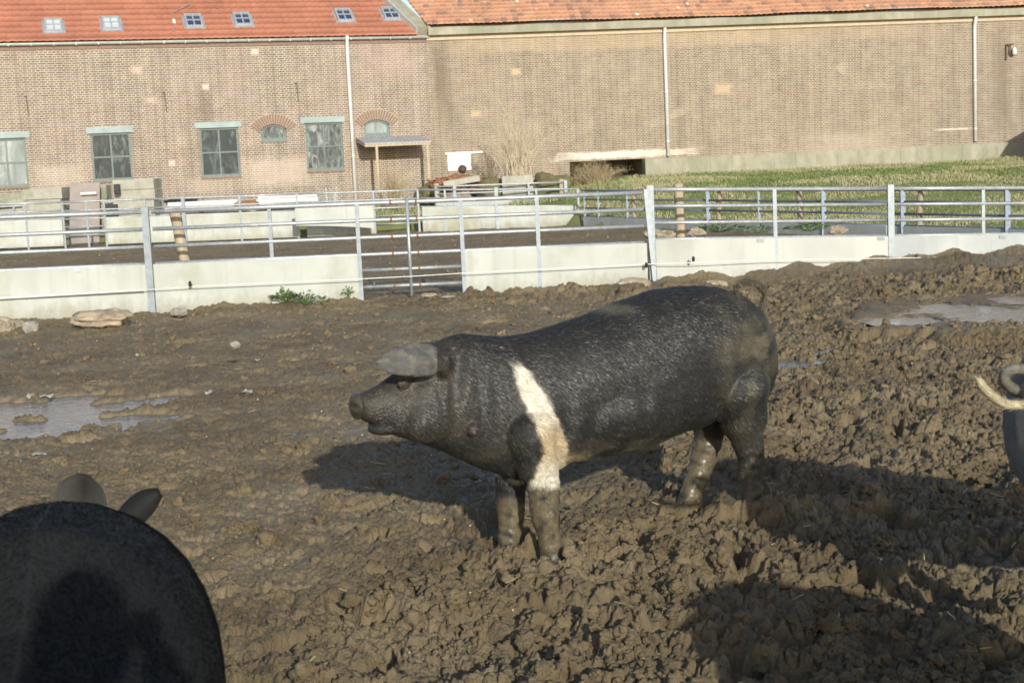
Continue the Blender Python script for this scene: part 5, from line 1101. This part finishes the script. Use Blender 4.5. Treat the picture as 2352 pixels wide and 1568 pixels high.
# eye and nostril, tail
p = Q(923, 886, .100); mb = MB(); V_, F__ = loft_rings([(p+BS*.013*-math.cos(math.pi*i/7), UPV*.005*math.sin(math.pi*i/7), LN*.006*math.sin(math.pi*i/7), 1) for i in range(1, 7)], 12); mb.add(V_, F__); mb.build('eye', M['black'], sow, True)
tl = [(1742, 722), (1754, 698), (1756, 672), (1742, 653), (1718, 646), (1698, 652), (1688, 664), (1694, 676)]
tq = [Q(u, v, .01+.012*i*(1 if i % 2 else .6)) for i, (u, v) in enumerate(tl)]; tb = Soup(); tb.limb(tq, [.017, .015, .013, .012, .011, .010, .009, .007], 10)
tm = tb.remesh('tail', .003, 2); vt, _, _ = me_np(tm); set_col(tm, np.tile(np.array([.085, .070, .045]), (len(vt), 1))); tm.attributes.new('mudwet', 'FLOAT', 'POINT'); tm.materials.append(M['skin']); to = bpy.data.objects.new('tail', tm); C.objects.link(to); to.parent = sow; to.matrix_parent_inverse = sow.matrix_world.inverted()
tlo = bristles(tm, sow, 2600, lambda P, NN: BS[None]*.2-UPV[None]*1.0+0*P, lambda P: np.full(len(P), .022), .0007, None, 9, .5, lambda c, P, r: np.array([.12, .10, .065])[None]*r.uniform(.5, 1.6, len(c))[:, None])
tlo.name = 'tail_bristles'

# ---- generic pig in its own frame: x forward (head), y left, z up
def make_pig(lab, loc, rz, base, bright=1.0, scale=1.0, vox=.011, headz=.55, ears='none', hair=0, arch_=.05, wide=1.0, hair_len=.018, tail=None, seed=0, headyaw=0.0):
    s = Soup(); E = np.eye(3); 
    def rg(x, zt, zb, w_, y0=0): return (np.array([x, y0, (zt+zb)/2]), np.array([0, 0, (zt-zb)/2]), np.array([0, w_*wide, 0]), .95)
    hy = lambda x: headyaw*max(0, x-.40)
    T = [(-.80, .62, .50, .05), (-.785, .68, .44, .12), (-.74, .76, .36, .19), (-.66, .82, .31, .235), (-.52, .87, .29, .26), (-.34, .89+arch_, .26, .275), (-.12, .89+arch_, .235, .285), (.10, .87+arch_*.6, .235, .275), (.28, .84, .25, .25), (.42, .80, .29, .215), (.52, .78, .33, .18), (.60, .75+headz-.55, .36+headz-.55, .155), (.68, .71+headz-.55, .37+headz-.55, .14), (.76, .64+headz-.55, .37+headz-.55, .115), (.83, .56+headz-.55, .37+headz-.55, .085), (.90, .51+headz-.55, .38+headz-.55, .062), (.96, .49+headz-.55, .39+headz-.55, .054), (.975, .48+headz-.55, .40+headz-.55, .045)]
    s.loft([rg(*t_, y0=hy(t_[0])) for t_ in T])
    for sy in (1, -1):
        s.ball(np.array([-.56, sy*.14, .56]), E, (.20, .13, .26)); s.ball(np.array([.34, sy*.12, .50]), E, (.17, .11, .22))
        s.limb([(.34, sy*.14, .42), (.35, sy*.145, .28), (.34, sy*.145, .17), (.36, sy*.145, .07), (.37, sy*.145, .0)], [.10, .068, .055, .048, .055])
        s.limb([(-.54, sy*.15, .46), (-.58, sy*.15, .32), (-.66, sy*.15, .21), (-.62, sy*.15, .10), (-.60, sy*.15, .0)], [.14, .085, .056, .048, .055])
    mat_ = 'skin2'
    if ears == 'up':
        pass
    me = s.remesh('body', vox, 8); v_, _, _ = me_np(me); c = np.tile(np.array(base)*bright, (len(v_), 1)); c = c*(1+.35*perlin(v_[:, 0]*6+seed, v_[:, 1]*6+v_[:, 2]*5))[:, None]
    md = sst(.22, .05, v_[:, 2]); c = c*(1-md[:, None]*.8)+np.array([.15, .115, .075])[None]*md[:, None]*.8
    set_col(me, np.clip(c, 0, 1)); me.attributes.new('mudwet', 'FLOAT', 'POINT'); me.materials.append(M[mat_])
    th = tag(empty('pig', loc, rz), lab, 'pig'); th.scale = (scale,)*3; bpy.context.view_layer.update()
    o = bpy.data.objects.new('body', me); C.objects.link(o); o.parent = th
    if hair:
        fl = lambda P, NN: np.stack([-1+0*P[:, 0], .7*np.sign(P[:, 1]), -.6*np.abs(P[:, 1])/.25], -1)
        h = bristles(me, None, hair, fl, lambda P: np.full(len(P), hair_len), .0008, lambda c_: sst(.3, .5, c_[:, 2])+.05, seed+3, .25, None, 'hair_dull'); h.parent = th
    return th, me
# left foreground pig, seen from behind, in the photographer's shadow
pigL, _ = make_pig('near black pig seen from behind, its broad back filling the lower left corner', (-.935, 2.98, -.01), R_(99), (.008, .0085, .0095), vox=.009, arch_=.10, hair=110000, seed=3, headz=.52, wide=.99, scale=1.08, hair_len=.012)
def standalone_ear(parent, pts_c, wid, nrm, mt_col, inner=None, nm='ear'):
    # ear as a cupped blade: centre line points, half widths, facing normal
    n = len(pts_c); V = []; P = [np.asarray(p) for p in pts_c]; m_ = 9; nrm = np.asarray(nrm, float)
    for side in (1, -1):
        for i in range(n):
            t_ = P[min(i+1, n-1)]-P[max(i-1, 0)]; t_ = t_/np.linalg.norm(t_); sd = np.cross(t_, nrm); sd /= np.linalg.norm(sd); nn = np.cross(sd, t_)
            for j in range(m_):
                f = 2*j/(m_-1)-1; V.append(P[i]+sd*wid[i]*f+nn*(-abs(wid[i])*.45*(1-f*f))+nn*side*.005*(1-abs(f)**3))
    F1 = [(i*m_+j, i*m_+j+1, (i+1)*m_+j+1, (i+1)*m_+j) for i in range(n-1) for j in range(m_-1)]; o2 = n*m_
    F2 = [(o2+a, o2+d, o2+c, o2+b) for a, b, c, d in F1]
    rim = [i*m_ for i in range(n)]; rim2 = [i*m_+m_-1 for i in range(n)]
    F3 = [(rim[i], rim[i+1], rim[i+1]+o2, rim[i]+o2) for i in range(n-1)]+[(rim2[i+1], rim2[i], rim2[i]+o2, rim2[i+1]+o2) for i in range(n-1)]+[((n-1)*m_+j+1, (n-1)*m_+j, (n-1)*m_+j+o2, (n-1)*m_+j+1+o2) for j in range(m_-1)]
    me = bpy.data.meshes.new(nm); me.from_pydata([tuple(q) for q in V], [], F1+F2+F3); me.update(); me.polygons.foreach_set('use_smooth', [True]*len(me.polygons))
    cc = np.tile(np.array(mt_col), (len(V), 1))
    if inner is not None:
        for i in range(n):
            for j in range(m_):
                f = abs(2*j/(m_-1)-1); k = max(0, 1-f*1.15)*math.sin(math.pi*min(1, (i+.6)/n)); cc[i*m_+j] = cc[i*m_+j]*(1-k)+np.array(inner)*k
    set_col(me, cc); me.attributes.new('mudwet', 'FLOAT', 'POINT'); me.materials.append(M['skin2'])
    o = bpy.data.objects.new(nm, me); C.objects.link(o); sm = o.modifiers.new('sub', 'SUBSURF'); sm.levels = 2; sm.render_levels = 2
    o.parent = parent; o.matrix_parent_inverse = parent.matrix_world.inverted(); return o
ye = 3.75
standalone_ear(pigL, [at(u, v, ye) for u, v in ((185, 1195), (184, 1165), (186, 1130), (190, 1105), (193, 1090))], [.060, .072, .068, .050, .018], (0, -1, .25), (.060, .059, .056), (.014, .011, .009))
standalone_ear(pigL, [at(u, v, ye) for u, v in ((278, 1215), (302, 1182), (328, 1158), (350, 1141), (368, 1130))], [.036, .040, .038, .030, .012], (.35, 1, -.1), (.010, .010, .010), None)
# right foreground pig: rump and curled tail at the right edge
RP = at(2318, 1000, 4.35)
pigR, _ = make_pig('grey pig at the right edge with a curled pale tail, mostly out of frame', (RP[0]+.85*1.04, 4.38, .20), R_(-12), (.15, .14, .135), scale=1.06, seed=8, arch_=.05)
tq = [at(u, v, y) for u, v, y in ((2400, 930, 4.45), (2372, 900, 4.40), (2338, 897, 4.33), (2311, 880, 4.28), (2309, 858, 4.26), (2334, 847, 4.25), (2372, 855, 4.24), (2400, 885, 4.2), (2395, 918, 4.16), (2352, 929, 4.12), (2313, 928, 4.10), (2284, 913, 4.09), (2262, 893, 4.08), (2249, 872, 4.08))]
tb = Soup(); tb.limb(tq, [.02, .019, .018, .017, .016, .016, .015, .014, .014, .013, .0135, .014, .0135, .010], 12); tm = tb.remesh('tail', .0032, 2); vt, _, _ = me_np(tm)
uu_, _v = proj(vt); cc = np.array([.16, .15, .125])[None]+0*vt; k = (vt[:, 1] < 4.17)[:, None]; cc = np.where(k, np.array([.42, .37, .25])[None], cc); cc *= (1+.3*perlin(vt[:, 0]*50, vt[:, 2]*50))[:, None]
set_col(tm, cc); tm.attributes.new('mudwet', 'FLOAT', 'POINT'); tm.materials.append(M['skin2']); to = bpy.data.objects.new('tail', tm); C.objects.link(to); to.parent = pigR; to.matrix_parent_inverse = pigR.matrix_world.inverted()
h_ = bristles(tm, pigR, 3500, lambda P, NN: np.tile(np.array([[-.7, -.3, .5]]), (len(P), 1)), lambda P: np.where(P[:, 1] < 4.12, .018, .010), .0006, None, 19, .35); h_.name = 'tail_bristles'
# a further pig just outside the right edge (its shadow lies across the lower right corner)
pigO, _ = make_pig('pig standing just outside the right edge of the picture whose shadow crosses the near mud', (1.79, 2.60, .03), R_(-30), (.05, .045, .04), seed=12, vox=.014, scale=1.0)
# the photographer behind the camera (casts the shadow on the near pig)
s = Soup(); E = np.eye(3); ox, oy = -.11, -.28
s.loft([(np.array([ox, oy, z]), np.array([0, d, 0]), np.array([w_, 0, 0]), .9) for z, w_, d in ((.84, .10, .08), (.88, .165, .12), (.98, .18, .125), (1.10, .165, .115), (1.25, .185, .125), (1.38, .20, .12), (1.46, .17, .10), (1.50, .08, .07), (1.52, .05, .05))])
s.limb([(ox, oy, 1.46), (ox, oy+.02, 1.56), (ox, oy+.03, 1.60)], [.06, .055, .055]); s.ball(np.array([ox, oy+.04, 1.69]), E, (.078, .098, .118)); s.ball(np.array([ox, oy+.135, 1.68]), E, (.012, .018, .02))
for sx in (1, -1):
    s.limb([(ox+sx*.10, oy, .92), (ox+sx*.11, oy+.02, .50), (ox+sx*.12, oy, .10), (ox+sx*.12, oy+.01, .04)], [.095, .065, .05, .05]); s.limb([(ox+sx*.12, oy-.04, .04), (ox+sx*.13, oy+.16, .03)], [.05, .045])
    s.limb([(ox+sx*.19, oy, 1.42), (ox+sx*.27, oy+.06, 1.22), (ox+sx*.12, oy+.16, 1.52), (ox+sx*.08, oy+.19, 1.60)], [.062, .05, .036, .03])
    for k in range(5): s.limb([(ox+sx*(.085), oy+.19, 1.60+.016*k), (ox+sx*.06, oy+.225, 1.605+.016*k), (ox+sx*.035, oy+.22, 1.60+.016*k)], [.010, .009, .007], 8, 3)
pm = s.remesh('person_body', .010, 3); M['coat'] = simple('dark_green_coat', (.05, .06, .05), (.035, .04, .035), 9, .9); pm.materials.append(M['coat'])
pm.transform(Matrix.Translation((ox, oy, 0)) @ Matrix.Scale(1.07, 4) @ Matrix.Translation((-ox, -oy, 0)))
ph = tag(empty('person', (ox, oy, 0)), 'person in a dark coat standing behind the camera and holding it up to the eye', 'person'); o = bpy.data.objects.new('body', pm); C.objects.link(o); o.parent = ph; o.matrix_parent_inverse = ph.matrix_world.inverted()
# shed outside the right edge that shades the corner of the buff wall
sh = tag(empty('shed', (21, 41, 0)), 'brick shed just outside the right edge that shades the corner of the buff wall', 'shed')
mb = MB().box((17.3, 39, -.3), (25, 43, 3.0)); mb.build('wall', MR, sh); mb = MB(); mb.add([(17.0, 38.8, 3.003), (21.2, 38.8, 5.2), (25.3, 38.8, 3.003), (17.0, 43.2, 3.003), (21.2, 43.2, 5.2), (25.3, 43.2, 3.003)], [(0, 1, 4, 3), (1, 2, 5, 4), (0, 2, 1), (3, 4, 5), (0, 3, 5, 2)]); mb.build('roof', M['redtile'], sh)
